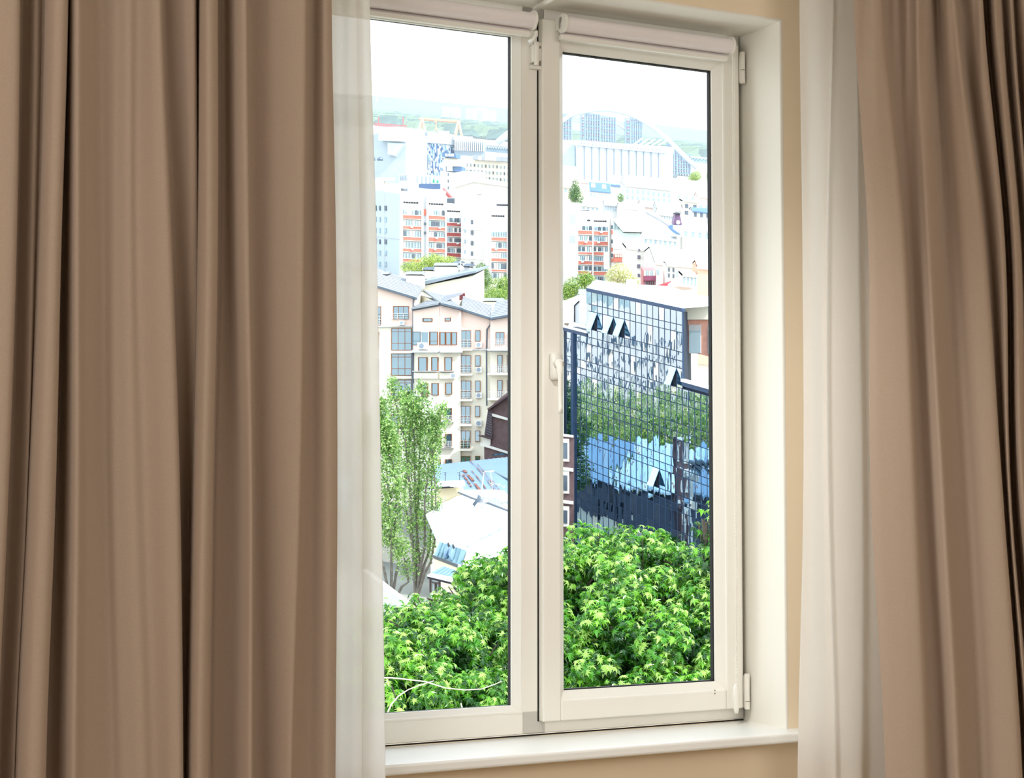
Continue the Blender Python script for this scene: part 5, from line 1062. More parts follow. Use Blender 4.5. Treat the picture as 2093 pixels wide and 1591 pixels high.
    f = Face(955, 158, 1062, 154); m = MB(); A = [L4(955, 1290), L4(1260, 1285), L4(1390, 1300), L4(1500, 1410), L4(1400, 1420), L4(1390, 1480), L4(1215, 1470), L4(1210, 1370), L4(955, 1350)]; m.prism([f.pt(*p, .3) for p in A], [f.pt(*p) + f.back(.6) for p in A]); m.build('wall', tinw, h2)
    m = MB(); A = [L4(1215, 1368), L4(1395, 1372), L4(1385, 1480), L4(1215, 1462)]; m.prism([f.pt(*p, .5) for p in A], [f.pt(*p, .2) for p in A]); m.build('side_panel', mat('pale_blue_tin', (206, 220, 230), .5, .04, .6), h2)
    # chimney cowl
    cw = empty('chimney_cowl', P(*g(1400, 180, 138.5)), 'grey tin chimney cowl on the white tin roof', 'chimney')
    f = Face(977, 138.5, 992, 138.2); m = MB(); q_ = rc(L, 1375, 130, 1450, 180); f.rect(m, *q_, -.8, 0); m.build('stack', rf[1], cw)
    m = MB(); A = [L(1385, 85), L(1405, 62), L(1435, 105), L(1425, 130), L(1390, 125)]; m.prism([f.pt(*p, .2) for p in A], [f.pt(*p, -.6) for p in A]); m.build('hood', rf[1], cw)
    m = MB(); c = f.pt(*L(1395, 155), .3); m.tube([c + Vector((-.3, 0, -.35)), c + Vector((0, 0, .05)), c + Vector((.2, 0, .35))], .13, 8); m.build('pipe', fasc, cw, smooth=True)
whitehouses()
# antennas
al = mat('aluminium', (210, 212, 214), .4, .05, 2, metal=.3); dkm = mat('dark_steel', (72, 74, 90), .5, .05, 2)
def antenna(base, top, arms, m_, label, boom=None, th=.035):
    Y = base[2]; b = P(*base); t = P(*top); r = empty('aerial', b, label, 'aerial')
    k = MB(); k.bar(b, t, th, 6); k.build('mast', m_, r)
    for (x0, y0, x1, y1) in arms:
        k = MB(); k.bar(P(x0, y0, Y - .05), P(x1, y1, Y - .05), th * .7, 5); k.build('rod', m_, r)
antenna((*L4(797, 1210), 150), (*L4(795, 1090), 150), [(*L4(775, 1095), *L4(812, 1098)), (*L4(784, 1112), *L4(806, 1118))], dkm, 'dark aerial with a short crossbar beside the poplars', th=.03)
antenna((*L4(952, 1275), 152), (*L4(952, 1095), 152), [(*L4(925, 1100), *L4(978, 1080)), (*L4(935, 1120), *L4(965, 1130))], dkm, 'tall thin aerial left of the rust streaks', th=.03)
antenna((*L4(1188, 1300), 153), (*L4(1215, 1090), 153), [(*L4(1215, 1090), *L4(1328, 1070)), (*L4(1285, 1100), *L4(1300, 1160)), (*L4(1270, 1090), *L4(1320, 1085))], al, 'slanting white mast with a long boom aerial before the blue roof', th=.055)
antenna((*L4(1308, 1450), 151), (*L4(1300, 1150), 151), [(*L4(1265, 1190), *L4(1310, 1240)), (*L4(1272, 1220), *L4(1322, 1200)), (*L4(1280, 1245), *L4(1330, 1215)), (*L4(1360, 1215), *L4(1440, 1255)), (*L4(1370, 1240), *L4(1385, 1210)), (*L4(1425, 1262), *L4(1452, 1232)), (*L4(1310, 1215), *L4(1370, 1225))], al, 'crooked comb aerial standing on the flat white tin box', th=.035)
# ------------------------------------------------------------------ glass office (right pane)
office = empty('glass_office', P(1300, 1100, 195), 'office with a rippling blue mirror glass facade and open vents', 'building')
glz = mirrormat('mirror_glass', (182, 212, 234), (22, 44, 72), .86, wav=.035, wscale=.9)
glz2 = mirrormat('mirror_glass_calm', (205, 226, 238), (30, 54, 82), .84, wav=.015, wscale=.9)
mull = mat('mullion_navy', (52, 74, 104), .4, .05, 1); wedge = mat('roof_white', (236, 238, 240), .6, .03, .4); vent_b = mirrormat('vent_glass', (214, 238, 252), (150, 200, 230), .5)
YL, YR = 201.0, 184.3
fG = Face(1201, YL, 1396, YR)
cols = [1158.5, 1170.5, 1187, 1199, 1210, 1221.4, 1232.3, 1243.4, 1254.7, 1266, 1277.4, 1288.8, 1300.3, 1311.9, 1323.6, 1335.4, 1347.4, 1359.4, 1371.4, 1383.6, 1395.8, 1408, 1420.2, 1432.4, 1444.8, 1457.5, 1470, 1483]
def rowy(x, k):
    "k counts transoms: three per storey"
    base = [0, 14.2, 51.0]; s = k // 3; v = 621.0 + 67.6 * s + base[k % 3]
    z = fG.pt(1201, v).z; a = fG.pt(1201, v); b = fG.pt(x, 800)
    # level course: follows a straight line falling 0.2 px per px at the roof
    du = (Vector((b.x, b.y, 0)) - Vector((a.x, a.y, 0))).dot(fG.u); return a.z + du * SLP, b
t1 = fG.pt(1201, 589.0); t2 = fG.pt(1396, 630.5); SLP = (t2.z - t1.z) / ((t2 - t1).dot(fG.u))
def gp(x, z0, off=0.0):
    "point on the facade above image column x, on the course that has height z0 at column 1201"
    b = fG.pt(x, 800); du = (Vector((b.x - t1.x, b.y - t1.y, 0))).dot(fG.u); return Vector((b.x, b.y, z0 + du * SLP)) + fG.n * off
def zrow(k):
    base = [0, 14.2, 51.0]; s = k // 3; return fG.pt(1201, 621.0 + 67.6 * s + base[k % 3]).z
ztop = t1.z; rows = [fG.pt(1201, 595.5).z] + [zrow(k) for k in range(0, 26)]
foot = rows[-1]
# which panes open
opens = {(5, 1): 0, (7, 1): 0, (9, 1): 0}
rnd = random.Random(11); panes = []
def lowtop(x): return x < 1203 or x > 1395
for ci in range(len(cols) - 1):
    x0, x1 = cols[ci], cols[ci + 1]; xm = (x0 + x1) / 2
    if 1170 < x0 < 1180 and x1 < 1190: pass
    for ri in range(len(rows) - 1):
        za, zb = rows[ri], rows[ri + 1]
        if xm < 1201 and ri < 4: continue
        if xm > 1396 and ri < 6: continue
        if xm < 1175 and ri >= 16: continue
        panes.append((ci, ri, x0, x1, za, zb))
def pane_mesh(mb, p):
    ci, ri, x0, x1, za, zb = p; tl, tu = rnd.gauss(0, .0035), rnd.gauss(0, .0030)
    c = [gp(x0, za), gp(x1, za), gp(x1, zb), gp(x0, zb)]; w_ = (c[1] - c[0]).length; h_ = (c[0] - c[3]).length; e = .035
    u_ = (c[1] - c[0]).normalized()
    q = [c[0] + u_ * e + Vector((0, 0, -e)), c[1] - u_ * e + Vector((0, 0, -e)), c[2] - u_ * e + Vector((0, 0, e)), c[3] + u_ * e + Vector((0, 0, e))]
    o = [.03 + tl * w_ + tu * h_, .03 - tl * w_ + tu * h_, .03 - tl * w_ - tu * h_, .03 + tl * w_ - tu * h_]
    A = [a + fG.n * b for a, b in zip(q, o)]; mb.prism(A, [a - fG.n * .05 for a in A])
holes = {(4, 2): 1, (7, 2): 1, (9, 2): 1, (18, 5): 1, (15, 14): 1}
big = sorted(panes, key=lambda p: (p[3] - p[2]) * -(p[4] - p[5]) * 1.0, reverse=False)
vis = [p for p in panes if p[2] > 1150 and p[3] < 1459 and p[1] < 22]
vis.sort(key=lambda p: -(p[3] - p[2]) * (p[4] - p[5])); chosen = set((p[0], p[1]) for p in vis[:290])
rest = MB()
for p in panes:
    if (p[0], p[1]) in holes: continue
    if (p[0], p[1]) in chosen: m = MB(); pane_mesh(m, p); m.build('glass_panel', glz if (p[0] * 7 + p[1] * 3) % 4 else glz2, office)
    else: pane_mesh(rest, p)
rest.build('small_glass_panels', glz, office, kind='stuff')
for (ci, ri) in holes:
    x0, x1, za, zb = cols[ci], cols[ci + 1], rows[ri], rows[ri + 1]
    c = [gp(x0, za, .05), gp(x1, za, .05), gp(x1, zb, .05), gp(x0, zb, .05)]; H = (c[0] - c[3]).length; out = fG.n * (H * .42) + Vector((0, 0, H * .06))
    A = [c[0], c[1], c[2] + out, c[3] + out]; m = MB(); nn = (A[1] - A[0]).cross(A[3] - A[0]).normalized(); m.prism(A, [a + nn * .05 for a in A]); o = m.build('open_vent', vent_b, office)
    m = MB(); A = [gp(x0, za, -.5), gp(x1, za, -.5), gp(x1, zb, -.5), gp(x0, zb, -.5)]; m.prism(A, [a - fG.n * .05 for a in A]); m.build('dark_room', slit, o)
# mullions and transoms
for i, x in enumerate(cols):
    k = MB(); za = rows[0] if 1200 < x < 1397 else (rows[4] if x < 1200 else rows[6]); zb = rows[-1] if x > 1172 else rows[16]
    wd = .036
    a, b = gp(x, za, .0), gp(x, zb, .0); u_ = fG.u
    k.prism([a - u_ * wd + fG.n * .06, a + u_ * wd + fG.n * .06, b + u_ * wd + fG.n * .06, b - u_ * wd + fG.n * .06], [a - u_ * wd - fG.n * .1, a + u_ * wd - fG.n * .1, b + u_ * wd - fG.n * .1, b - u_ * wd - fG.n * .1]); k.build('mullion', mull, office)
k = MB(); a, b = gp(1173.5, rows[4], 0), gp(1173.5, foot, 0); k.prism([a - fG.u * .28 + fG.n * .3, a + fG.u * .28 + fG.n * .3, b + fG.u * .28 + fG.n * .3, b - fG.u * .28 + fG.n * .3], [a - fG.u * .28, a + fG.u * .28, b + fG.u * .28, b - fG.u * .28]); k.build('corner_post', mull, office)
for ri, z in enumerate(rows):
    x0 = 1158.5 if ri >= 4 else 1201; x1 = 1483 if ri >= 6 else 1396
    if ri >= 16: x0 = 1173
    k = MB(); a, b = gp(x0, z, .07), gp(x1, z, .07); k.prism([a, b, b - Vector((0, 0, .045)), a - Vector((0, 0, .045))], [p - fG.n * .15 for p in (a, b, b - Vector((0, 0, .045)), a - Vector((0, 0, .045)))]); k.build('transom', mull, office)
# backing walls (dark building body), roof edges
def body(x0, x1, ztop_, zbot, depth, m_, name, off=-.15):
    a, b, c, d = gp(x0, ztop_, off), gp(x1, ztop_, off), gp(x1, zbot, off), gp(x0, zbot, off); bk = Vector((2.2, depth, 0)); bk.z = lvl(bk.x, bk.y) * .5; m = MB(); m.prism([a, b, c, d], [p + bk for p in (a, b, c, d)]); return m.build(name, m_, office)
navy = mat('office_core', (38, 50, 68), .7, .05, .5)
body(1201, 1396, ztop - .4, foot - 8, 14, navy, 'body'); body(1396, 1483, rows[6] + .3, foot - 8, 14, navy, 'body'); body(1150, 1201, rows[4] + .3, foot - 8, 14, navy, 'body')
def edge(x0, x1, z0, z1, o, m_, name='roof_edge', back=.3):
    a, b, c, d = gp(x0, z0, o), gp(x1, z0, o), gp(x1, z1, o), gp(x0, z1, o); m = MB(); m.prism([a, b, c, d], [p - fG.n * (o + back) for p in (a, b, c, d)]); m.build(name, m_, office)
edge(1200.5, 1396.5, ztop, rows[0], .16, mull); edge(1395.8, 1483, rows[6] + .75, rows[6] + .28, .18, mull); edge(1150, 1201, rows[4] + .4, rows[4], .16, mull)
edge(1395.8, 1483, rows[6] + 1.05, rows[6] + .75, .3, wedge, 'coping'); edge(1150, 1203, rows[4] + .62, rows[4] + .4, .25, wedge, 'coping')
m = MB(); a, b = gp(1201, ztop + .04, .1), gp(1396.5, ztop + .04, .1); fr_ = Vector((7.0, 12.0, 0)); bk = [Vector((1.6, 11, 0)), Vector((9, 13, 0))]; bk = [v + Vector((0, 0, lvl(v.x, v.y))) for v in bk]
m.prism([a, b, b + bk[1], a + bk[0]], [p - Vector((0, 0, .06)) for p in (a, b, b + bk[1], a + bk[0])]); m.build('roof', wedge, office)
f = Face(1250, 214, 1380, 214)
for (x0, y0, x1, y1, h_) in ((590, 118, 1000, 126, 1), (1085, 118, 1360, 126, 1)):
    m = MB(); q = rc(R3, x0, y0, x1, y1); f.rect(m, *q, 0, .3); m.build('parapet_gap', rf[1], office)
m = MB(); A = [R3(540, 80), R3(1000, 78), R3(1360, 95), R3(1905, 300), R3(1905, 360), R3(900, 190), R3(430, 112)]; f2 = Face(1220, 212, 1455, 205); m.prism([f2.pt(*p) for p in A], [f2.pt(*p) + f2.back(1.5) for p in A]); m.build('parapet', wedge, office)
# penthouse at the right
f = Face(1395, 192, 1462, 191); m = MB(); A = [R3(1578, 350), R3(1960, 352), R3(1960, 960), R3(1578, 860)]; m.prism([f.pt(*p) for p in A], [f.pt(*p) + f.back(8) for p in A]); m.build('penthouse_wall', mat('pale_brick', (214, 160, 142), .85, .08, 2), office)
m = MB(); A = [R3(1570, 345), R3(1965, 345), R3(1965, 495), R3(1590, 495)]; m.prism([f.pt(*p, .5) for p in A], [f.pt(*p, .05) for p in A]); m.build('penthouse_fascia', creamr, office)
pg = mat('penthouse_glass', (176, 196, 204), .2, .03, 1, spec=.7)
for (x0, x1) in ((1640, 1785), (1868, 1990)):
    m = MB(); q = rc(R3, x0, 555, x1, 900); f.rect(m, *q, 0, .12); o = m.build('penthouse_window', wh[2], office); m = MB(); q = rc(R3, x0 + 5, 628, x1 - 6, 896); f.rect(m, *q, .1, .18); m.build('pane', pg, o)
for k_, (x0, x1) in enumerate(((1575, 1592),)): m = MB(); q = rc(R3, x0, 360, x1, 830); f.rect(m, *q, .2, .6); m.build('corner_pipe', wh[2], office)
# left low roofs beyond the glass wing
f = Face(1120, 230, 1200, 228)
r = empty('white_roof_hall', f.pt(1170, 660), 'stepped white roofs left of the glass office', 'building')
for A, dp_ in (([R3(100, 280), R3(330, 190), R3(415, 110), R3(420, 420), R3(100, 420)], 3), ([R3(90, 350), R3(350, 380), R3(400, 520), R3(360, 560), R3(90, 540)], 2)):
    m = MB(); m.prism([f.pt(*p, 2 if dp_ == 2 else 0) for p in A], [f.pt(*p) + f.back(dp_) for p in A]); m.build('roof', wedge, r)
m = MB(); q = rc(R3, 320, 130, 415, 190); f.rect(m, *q, .1, .4); m.build('side_wall', blkg, r)
m = MB(); A = [R3(355, 355), R3(418, 300), R3(418, 560), R3(362, 555)]; m.prism([f.pt(*p, 3.2) for p in A], [f.pt(*p, 2.8) for p in A]); m.build('end_wall', blkg, r)
m = MB(); m.tube([f.pt(*R3(418, 298), 3.3), f.pt(*R3(360, 352), 3.3), f.pt(*R3(360, 548), 3.3)], .1, 5); m.build('gutter', slit, r)
m = MB(); q = rc(R3, 890, 5, 1015, 95); f4 = Face(1280, 240, 1303, 240); f4.rect(m, q[0], q[1], q[2], q[3], -2, 0); m.build('roof_plant', wh[0], base=f4.pt(1290, 585), label='white domed plant room behind the glass office roof', cat='plant room')
r = empty('vent_pipe', f4.pt(*R3(545, 110), 20), 'white vent pipe on the corner of the glass office roof', 'pipe'); m = MB(); m.bar(f4.pt(*R3(543, 118), 22), f4.pt(*R3(540, -60), 22), .35, 10); m.build('pipe', blkw, r)
# brick wing at the lower left of the glass office
def brickwing():
    f = Face(1138, 190.2, 1171.5, 190); r = empty('brick_wing', f.pt(1160, 1060), 'dark brick wing with white framed windows at the edge of the glass office', 'building')
    m = MB(); f.wall(m, [R4(60, 432), R4(205, 450)], .9); m.build('wall', brick, r)
    for (y0, y1) in ((425, 452), (752, 788), (1075, 1110)):
        m = MB(); A = [R4(60, y0 - 9), R4(203, y0 + 8), R4(203, y1 + 6), R4(60, y1 - 11)]; m.prism([f.pt(*p, .3) for p in A], [f.pt(*p) for p in A]); m.build('string_course', wh[0], r)
    for (y0, y1) in ((465, 690), (785, 1005), (1130, 1330)):
        m = MB(); q = rc(R4, 70, y0, 162, y1); f.rect(m, *q, 0, .25, .06); m.build('window_surround', wh[0], r)
        m = MB(); q = rc(R4, 75, y0 + 42, 145, y1 - 28); f.rect(m, *q, .2, .32, .06); m.build('pane', wing, r)
brickwing()
# courtyard tree standing behind the mullion, mirrored in the glass
tree('courtyard_tree', 'leafy tree between the brick house and the glass office, seen in its mirror panes', [(1105, 890, 206, 2.3, 3.2), (1104, 820, 207, 2.1, 2.8), (1108, 960, 206, 2.3, 3)], .32, 7000, [lg1, lg2, lg4], seed=51)
# the side street left of the window, mirrored in the glass office
def sidestreet():
    gx = lambda x, y, z: Vector((x, y, z))
    r = empty('tenement', gx(-64, 215, ground(-64, 215)), 'long pinkish tenement in the side street, mirrored in the upper glass panes', 'building')
    m = MB(); m.prism([gx(-62, 190, -12), gx(-62, 276, -12), gx(-62, 276, 27), gx(-62, 220, 30), gx(-62, 190, 25)], [gx(-76, 190, -12), gx(-76, 276, -12), gx(-76, 276, 27), gx(-76, 220, 30), gx(-76, 190, 25)]); m.build('wall', pink, r)
    for j in range(9):
        for i in range(22):
            y = 193 + i * 3.7; z = -3 + j * 3.1; k = MB(); k.prism([gx(-61.8, y, z), gx(-61.8, y + 1.5, z), gx(-61.8, y + 1.5, z + 1.7), gx(-61.8, y, z + 1.7)], [gx(-62.1, y, z), gx(-62.1, y + 1.5, z), gx(-62.1, y + 1.5, z + 1.7), gx(-62.1, y, z + 1.7)]); k.build('window', wing, r)
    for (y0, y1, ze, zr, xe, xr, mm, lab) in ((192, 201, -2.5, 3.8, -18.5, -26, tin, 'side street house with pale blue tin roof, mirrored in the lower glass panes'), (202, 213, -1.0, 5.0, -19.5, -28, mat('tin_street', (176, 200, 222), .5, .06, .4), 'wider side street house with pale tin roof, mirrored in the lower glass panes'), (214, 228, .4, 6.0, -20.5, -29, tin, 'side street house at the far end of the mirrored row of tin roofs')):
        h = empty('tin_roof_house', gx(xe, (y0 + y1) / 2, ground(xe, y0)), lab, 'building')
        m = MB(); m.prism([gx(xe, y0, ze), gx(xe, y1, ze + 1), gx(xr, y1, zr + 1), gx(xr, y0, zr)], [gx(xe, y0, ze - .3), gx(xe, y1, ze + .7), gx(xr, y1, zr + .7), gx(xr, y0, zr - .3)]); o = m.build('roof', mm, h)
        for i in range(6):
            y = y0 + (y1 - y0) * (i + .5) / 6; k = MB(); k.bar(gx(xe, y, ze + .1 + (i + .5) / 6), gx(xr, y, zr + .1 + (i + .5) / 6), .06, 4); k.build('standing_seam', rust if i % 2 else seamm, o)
        m = MB(); zz = ground(xe, y0) - 6; m.prism([gx(xe - .6, y0 + .4, zz), gx(xe - .6, y1 - .4, zz), gx(xe - .6, y1 - .4, ze), gx(xe - .6, y0 + .4, ze)], [gx(xr, y0 + .4, zz), gx(xr, y1 - .4, zz), gx(xr, y1 - .4, ze), gx(xr, y0 + .4, ze)]); m.build('wall', mat('street_dark', (58, 66, 80), .85, .2, .6), h)  # walls coloured dark to stand for shade in the lower mirror panes
def wtree(name, label, blobs, size, n, mats, seed):
    rnd = random.Random(seed); c = Vector(blobs[0][:3]); g0 = Vector((c.x, c.y, ground(c.x, c.y))); r = empty(name, g0, label, 'tree'); m = MB(); tot = sum(q[3] * q[4] for q in blobs)
    for (a, b_, z, rx, rz) in blobs: scatter(m, Vector((a, b_, z)), rx, rx, rz, int(n * rx * rz / tot), size, rnd, len(mats), shell=.6)
    m.build('foliage', mats, r, kind='stuff'); t = MB(); t.tube([g0 - Vector((0, 0, 1)), g0.lerp(c, .5), c], [.4, .3, .15], 8); t.build('trunk', bark, r)
sidestreet()
wtree('linden', 'big green linden in the side street, mirrored in the middle glass panes', [(-44, 208, 8, 6, 7), (-44, 198, 7, 5.5, 7), (-45, 219, 8, 6, 7), (-44, 189, 7, 5.5, 7), (-46, 230, 9, 6, 7)], .6, 16000, [lg1, lg2, lg3], 55)
wtree('linden', 'dark green linden in the side street nearest the tin roofed houses', [(-36, 196, 1, 4, 5), (-37, 222, 3, 5, 6), (-35, 190, 1, 4, 5)], .6, 3500, [lg1, lg2, lg2], 56)
# ------------------------------------------------------------------ poplars
popm = [leafmat('poplar_leaf', (128, 168, 88), .35, .2, .4, .5, .8), leafmat('poplar_leaf_light', (172, 204, 122), .35, .2, .4, .5, .8), leafmat('poplar_leaf_dark', (78, 118, 66), .3, .2, .45, .4, .8)]
greyb = mat('poplar_bark', (120, 114, 108), .9, .2, 3)
def poplar(label, Y, base_px, base_py, stems, seed, n, trunkr=.30):
    rnd = random.Random(seed); b = P(base_px, base_py, Y); r = empty('poplar', Vector((b.x, b.y, b.z)), label, 'tree')
    lf = MB(); tk = MB(); tot = sum(abs(s[0][1] - s[-1][1]) for s in stems)
    for st in stems:
        pts = [P(x, y, Y + dy) for (x, y, dy, rr) in st]; tk.tube([b + Vector((0, 0, -1)), b.lerp(pts[0], .6)] + pts, [trunkr * .8, trunkr * .7] + [trunkr * (.55 - .45 * i / len(pts)) for i in range(len(pts))], 7)
        for i in range(len(st) - 1):
            a, c = pts[i], pts[i + 1]; ra, rc_ = st[i][3], st[i + 1][3]; L_ = (c - a).length; cnt = int(n * abs(st[i][1] - st[i + 1][1]) / tot * (.5 + .5 * (ra + rc_)) * (1.5 if st[i][1] < 960 else .62))
            for _ in range(cnt // 6):
                t = rnd.random(); R = ra + (rc_ - ra) * t; ang = rnd.uniform(0, 6.283); rad = R * math.sqrt(rnd.random()); c0 = a.lerp(c, t) + Vector((math.cos(ang) * rad, math.sin(ang) * rad, rad * .8))
                if rnd.random() < .5: scatter(lf, c0, .28, .28, .55, 6, .20, rnd, 2, shell=.2, up=.4)
                else: scatter(lf, c0, .30, .30, .5, 6, .19, rnd, 3, shell=.2, up=.4)
                if rnd.random() < .12: tk.bar(a.lerp(c, t) , c0, .035, 4, r2=.012)
    lf.build('foliage', popm, r, kind='stuff'); tk.build('trunk', greyb, r)
poplar('tall slender poplar with many upright grey limbs by the left sheer', 138, 850, 1205,
       [[(842, 1090, 0, .2), (838, 1000, 0, .8), (828, 900, 0, 1.1), (812, 840, 0, 1.0), (800, 777, 0, .35)],
        [(852, 1090, .6, .2), (856, 1000, .6, .8), (858, 900, .6, 1.1), (862, 830, .6, .8), (862, 785, .6, .25)],
        [(868, 1120, -.5, .3), (868, 1020, -.5, .5), (880, 930, -.5, 1.1), (896, 870, -.5, .9), (905, 830, -.5, .3)],
        [(842, 1110, 1.2, .1), (826, 1020, 1.2, .8), (838, 900, 1.2, 1.1), (832, 800, 1.2, .4)],
        [(876, 1130, .4, .2), (884, 1060, .4, .55), (882, 960, .4, .7), (876, 880, .4, .9), (886, 850, .4, .3)],
        [(880, 1150, -.8, .15), (893, 1080, -.8, .4), (890, 1000, -.8, .45), (884, 920, -.8, .6), (893, 860, -.8, .3)],
        [(858, 1150, .2, .3), (852, 1080, .2, .6), (848, 980, .2, .8), (846, 880, .2, .8), (845, 820, .2, .3)]], 61, 12500, .17)
poplar('poplar half hidden by the left sheer curtain, on the near side', 134, 800, 1215,
       [[(800, 1120, 0, .5), (796, 1040, 0, 1.0), (790, 950, 0, 1.2), (783, 880, 0, .8), (778, 820, 0, .3)],
        [(815, 1150, .5, .9), (806, 1090, .5, 1.0), (812, 1000, .5, .6), (800, 930, .5, .8), (790, 870, .5, .3)],
        [(775, 1130, -.5, 1.0), (768, 1050, -.5, 1.0), (760, 930, -.5, 1.2), (755, 860, -.5, .5)],
        [(835, 1190, -1, .8), (828, 1150, -1, .9), (820, 1110, -1, .4)]], 62, 10500, .16)
# fence and yard wall under the poplars
yard = mat('yard_wall', (206, 204, 200), .9, .04, .5)
m = MB(); A = [P(740, 1165, 112), P(830, 1235, 104), P(850, 1260, 104), P(850, 1420, 104), P(740, 1420, 112)]; m.prism(A, [a + Vector((.3, .8, 0)) for a in A]); m.build('yard_wall', yard, base=P(780, 1250, 112), label='pale grey yard wall under the poplars', cat='wall')
# ------------------------------------------------------------------ maples
ML = [(0, -.40), (.07, -.14), (.52, -.40), (.30, -.06), (.92, -.02), (.36, .17), (.86, .62), (.24, .38), (.20, .62), (0, 1.12), (-.20, .62), (-.24, .38), (-.86, .62), (-.36, .17), (-.92, -.02), (-.30, -.06), (-.52, -.40), (-.07, -.14)]
mapm = [leafmat('maple_leaf', (74, 142, 24), .36, .35, .28, .9, 2.5), leafmat('maple_leaf_lit', (138, 200, 58), .42, .25, .22, 1.0, 2.5), leafmat('maple_leaf_shade', (24, 76, 12), .22, .3, .35, .7, 2.5), leafmat('maple_leaf_highlight', (196, 230, 122), .42, .15, .22, 1.0, 2.0)]  # highlights and inner shade of the crown are put into these greens
def leaf_pts(s, cup):
    return [(x * s, y * s, -cup * s * (x * x + (y - .2) ** 2)) for x, y in ML]
leaf_me = []
for i, mm in enumerate(mapm):
    for j in range(2):
        me = bpy.data.meshes.new('maple_leaf'); v = [(0, .1 * .1, 0.0)] + leaf_pts(.1, .35 + .3 * j); n_ = len(ML)
        me.from_pydata(v, [], [(0, 1 + k, 1 + (k + 1) % n_) for k in range(n_)]); me.materials.append(mm); leaf_me.append(me)
def maple(label, blobs, seed, nfill, nparts, base, twigs=()):
    rnd = random.Random(seed); bx, by, bY = base; b = P(bx, by, bY); r = empty('maple', Vector((b.x, b.y, ground(b.x, b.y))), label, 'tree'); inv = MW[r.name].inverted()
    blobs = [(q[0], q[1] + 16, *q[2:]) for q in blobs]
    fill = MB(); cand = []; wts = [bl[3] * bl[4] for bl in blobs]; tot = sum(wts)
    def rosette(tip, axis, pal, k=7, smin=.058, smax=.100):
        for i in range(k):
            spread = Matrix.Rotation(i * 2.4 + rnd.random(), 3, axis) @ axis.orthogonal().normalized(); rad = .03 + .11 * rnd.random()
            p = tip + spread * rad - axis * (.04 * i * .7) + Vector((0, 0, -.02)); s = rnd.uniform(smin, smax)
            yv = (spread * .9 + Vector((0, 0, -.45)) + Vector((rnd.gauss(0, .35), rnd.gauss(0, .35), rnd.gauss(0, .3)))).normalized(); nv = (axis * .9 + Vector((0, -.15, .45)) + spread * .35 + Vector((rnd.gauss(0, .4), rnd.gauss(0, .4), rnd.gauss(0, .25)))).normalized(); xv = yv.cross(nv).normalized(); nv = xv.cross(yv).normalized()
            cand.append((p, xv, yv, nv, s, rnd.choice(pal)))
    for bl, wt in zip(blobs, wts):
        c = P(*bl[:3]); rx, rz = bl[3], bl[4]; tot_n = int(nfill * wt / tot / 7); nc = max(3, int(9 + 12 * rx * rz))
        for _ in range(nc):
            d = Vector((rnd.gauss(0, 1), rnd.gauss(-.5, .8), rnd.gauss(.3, 1))).normalized(); cc = c + Vector((d.x * rx, d.y * rx, d.z * rz)) * rnd.uniform(.72, .98); cr_ = rnd.uniform(.14, .27)
            for _ in range(int(tot_n * .78 / nc)):
                q = Vector((rnd.gauss(0, 1), rnd.gauss(-.3, 1), rnd.gauss(.45, .8))).normalized(); rosette(cc + Vector((q.x * cr_ * 1.25, q.y * cr_ * 1.25, q.z * cr_ * .85)), (q * .8 + d * .4 + Vector((0, 0, .4))).normalized(), [2, 0, 0, 0, 1, 1, 3, 3] if q.z > -.1 else [2, 2, 0, 0])  # lit tones on top of each clump, shade tones beneath
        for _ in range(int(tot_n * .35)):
            q = Vector((rnd.gauss(0, 1), rnd.gauss(0, 1), rnd.gauss(0, 1))).normalized() * rnd.uniform(.2, .72); rosette(c + Vector((q.x * rx, q.y * rx, q.z * rz)), Vector((rnd.gauss(0, .5), rnd.gauss(-.2, .5), 1)).normalized(), [2, 2, 0], smin=.08, smax=.12)  # inner leaves take the shade tones
    def keyf(t): p = t[0]; return p.y - 3.0 * (t[4] - .1) * 10 + (0 if -.09 < p.x / p.y < .12 else 50)
    order = sorted(range(len(cand)), key=lambda i: keyf(cand[i])); near = set(order[:nparts])
    for i, (p, xv, yv, nv, s, mi) in enumerate(cand):
        if i in near:
            o = bpy.data.objects.new('leaf', leaf_me[mi * 2 + i % 2]); k = s / .1
            M = Matrix((( xv.x * k, yv.x * k, nv.x * k, p.x), (xv.y * k, yv.y * k, nv.y * k, p.y), (xv.z * k, yv.z * k, nv.z * k, p.z), (0, 0, 0, 1)))
            sc.collection.objects.link(o); o.parent = r; o.matrix_parent_inverse = Matrix.Identity(4); o.matrix_local = inv @ M
        else:
            b0 = len(fill.v); fill.v.append(p); lp = leaf_pts(s, .5); fill.v += [p + xv * x + yv * y + nv * z for x, y, z in lp]; n_ = len(lp)
            for k in range(n_): fill.f.append((b0, b0 + 1 + k, b0 + 1 + (k + 1) % n_)); fill.mi.append(mi)
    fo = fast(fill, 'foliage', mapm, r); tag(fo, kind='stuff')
    t = MB(); top = P(*blobs[0][:3]); g0 = Vector((b.x, b.y, ground(b.x, b.y) - 1)); fork = Vector((b.x, b.y, top.z - 6)); t.tube([g0, g0.lerp(fork, .5) + Vector((.2, 0, 0)), fork], [.32, .28, .22], 10)
    for bl in blobs:
        c = P(*bl[:3]); mid = fork.lerp(c, .5) + Vector((rnd.gauss(0, .2), .3, -.2)); t.tube([fork, mid, c, c + Vector((rnd.gauss(0, .3), -.2, bl[4] * .5))], [.13, .08, .045, .015], 6)
        for _ in range(7):
            e = c + Vector((rnd.gauss(0, .6) * bl[3], rnd.gauss(0, .5) * bl[3], rnd.uniform(-.2, .8) * bl[4])); t.tube([mid.lerp(c, rnd.random()), e], [.03, .008], 5)
    t.build('trunk', mat('maple_bark', (92, 82, 74), .9, .2, 8, bump=.4), r)
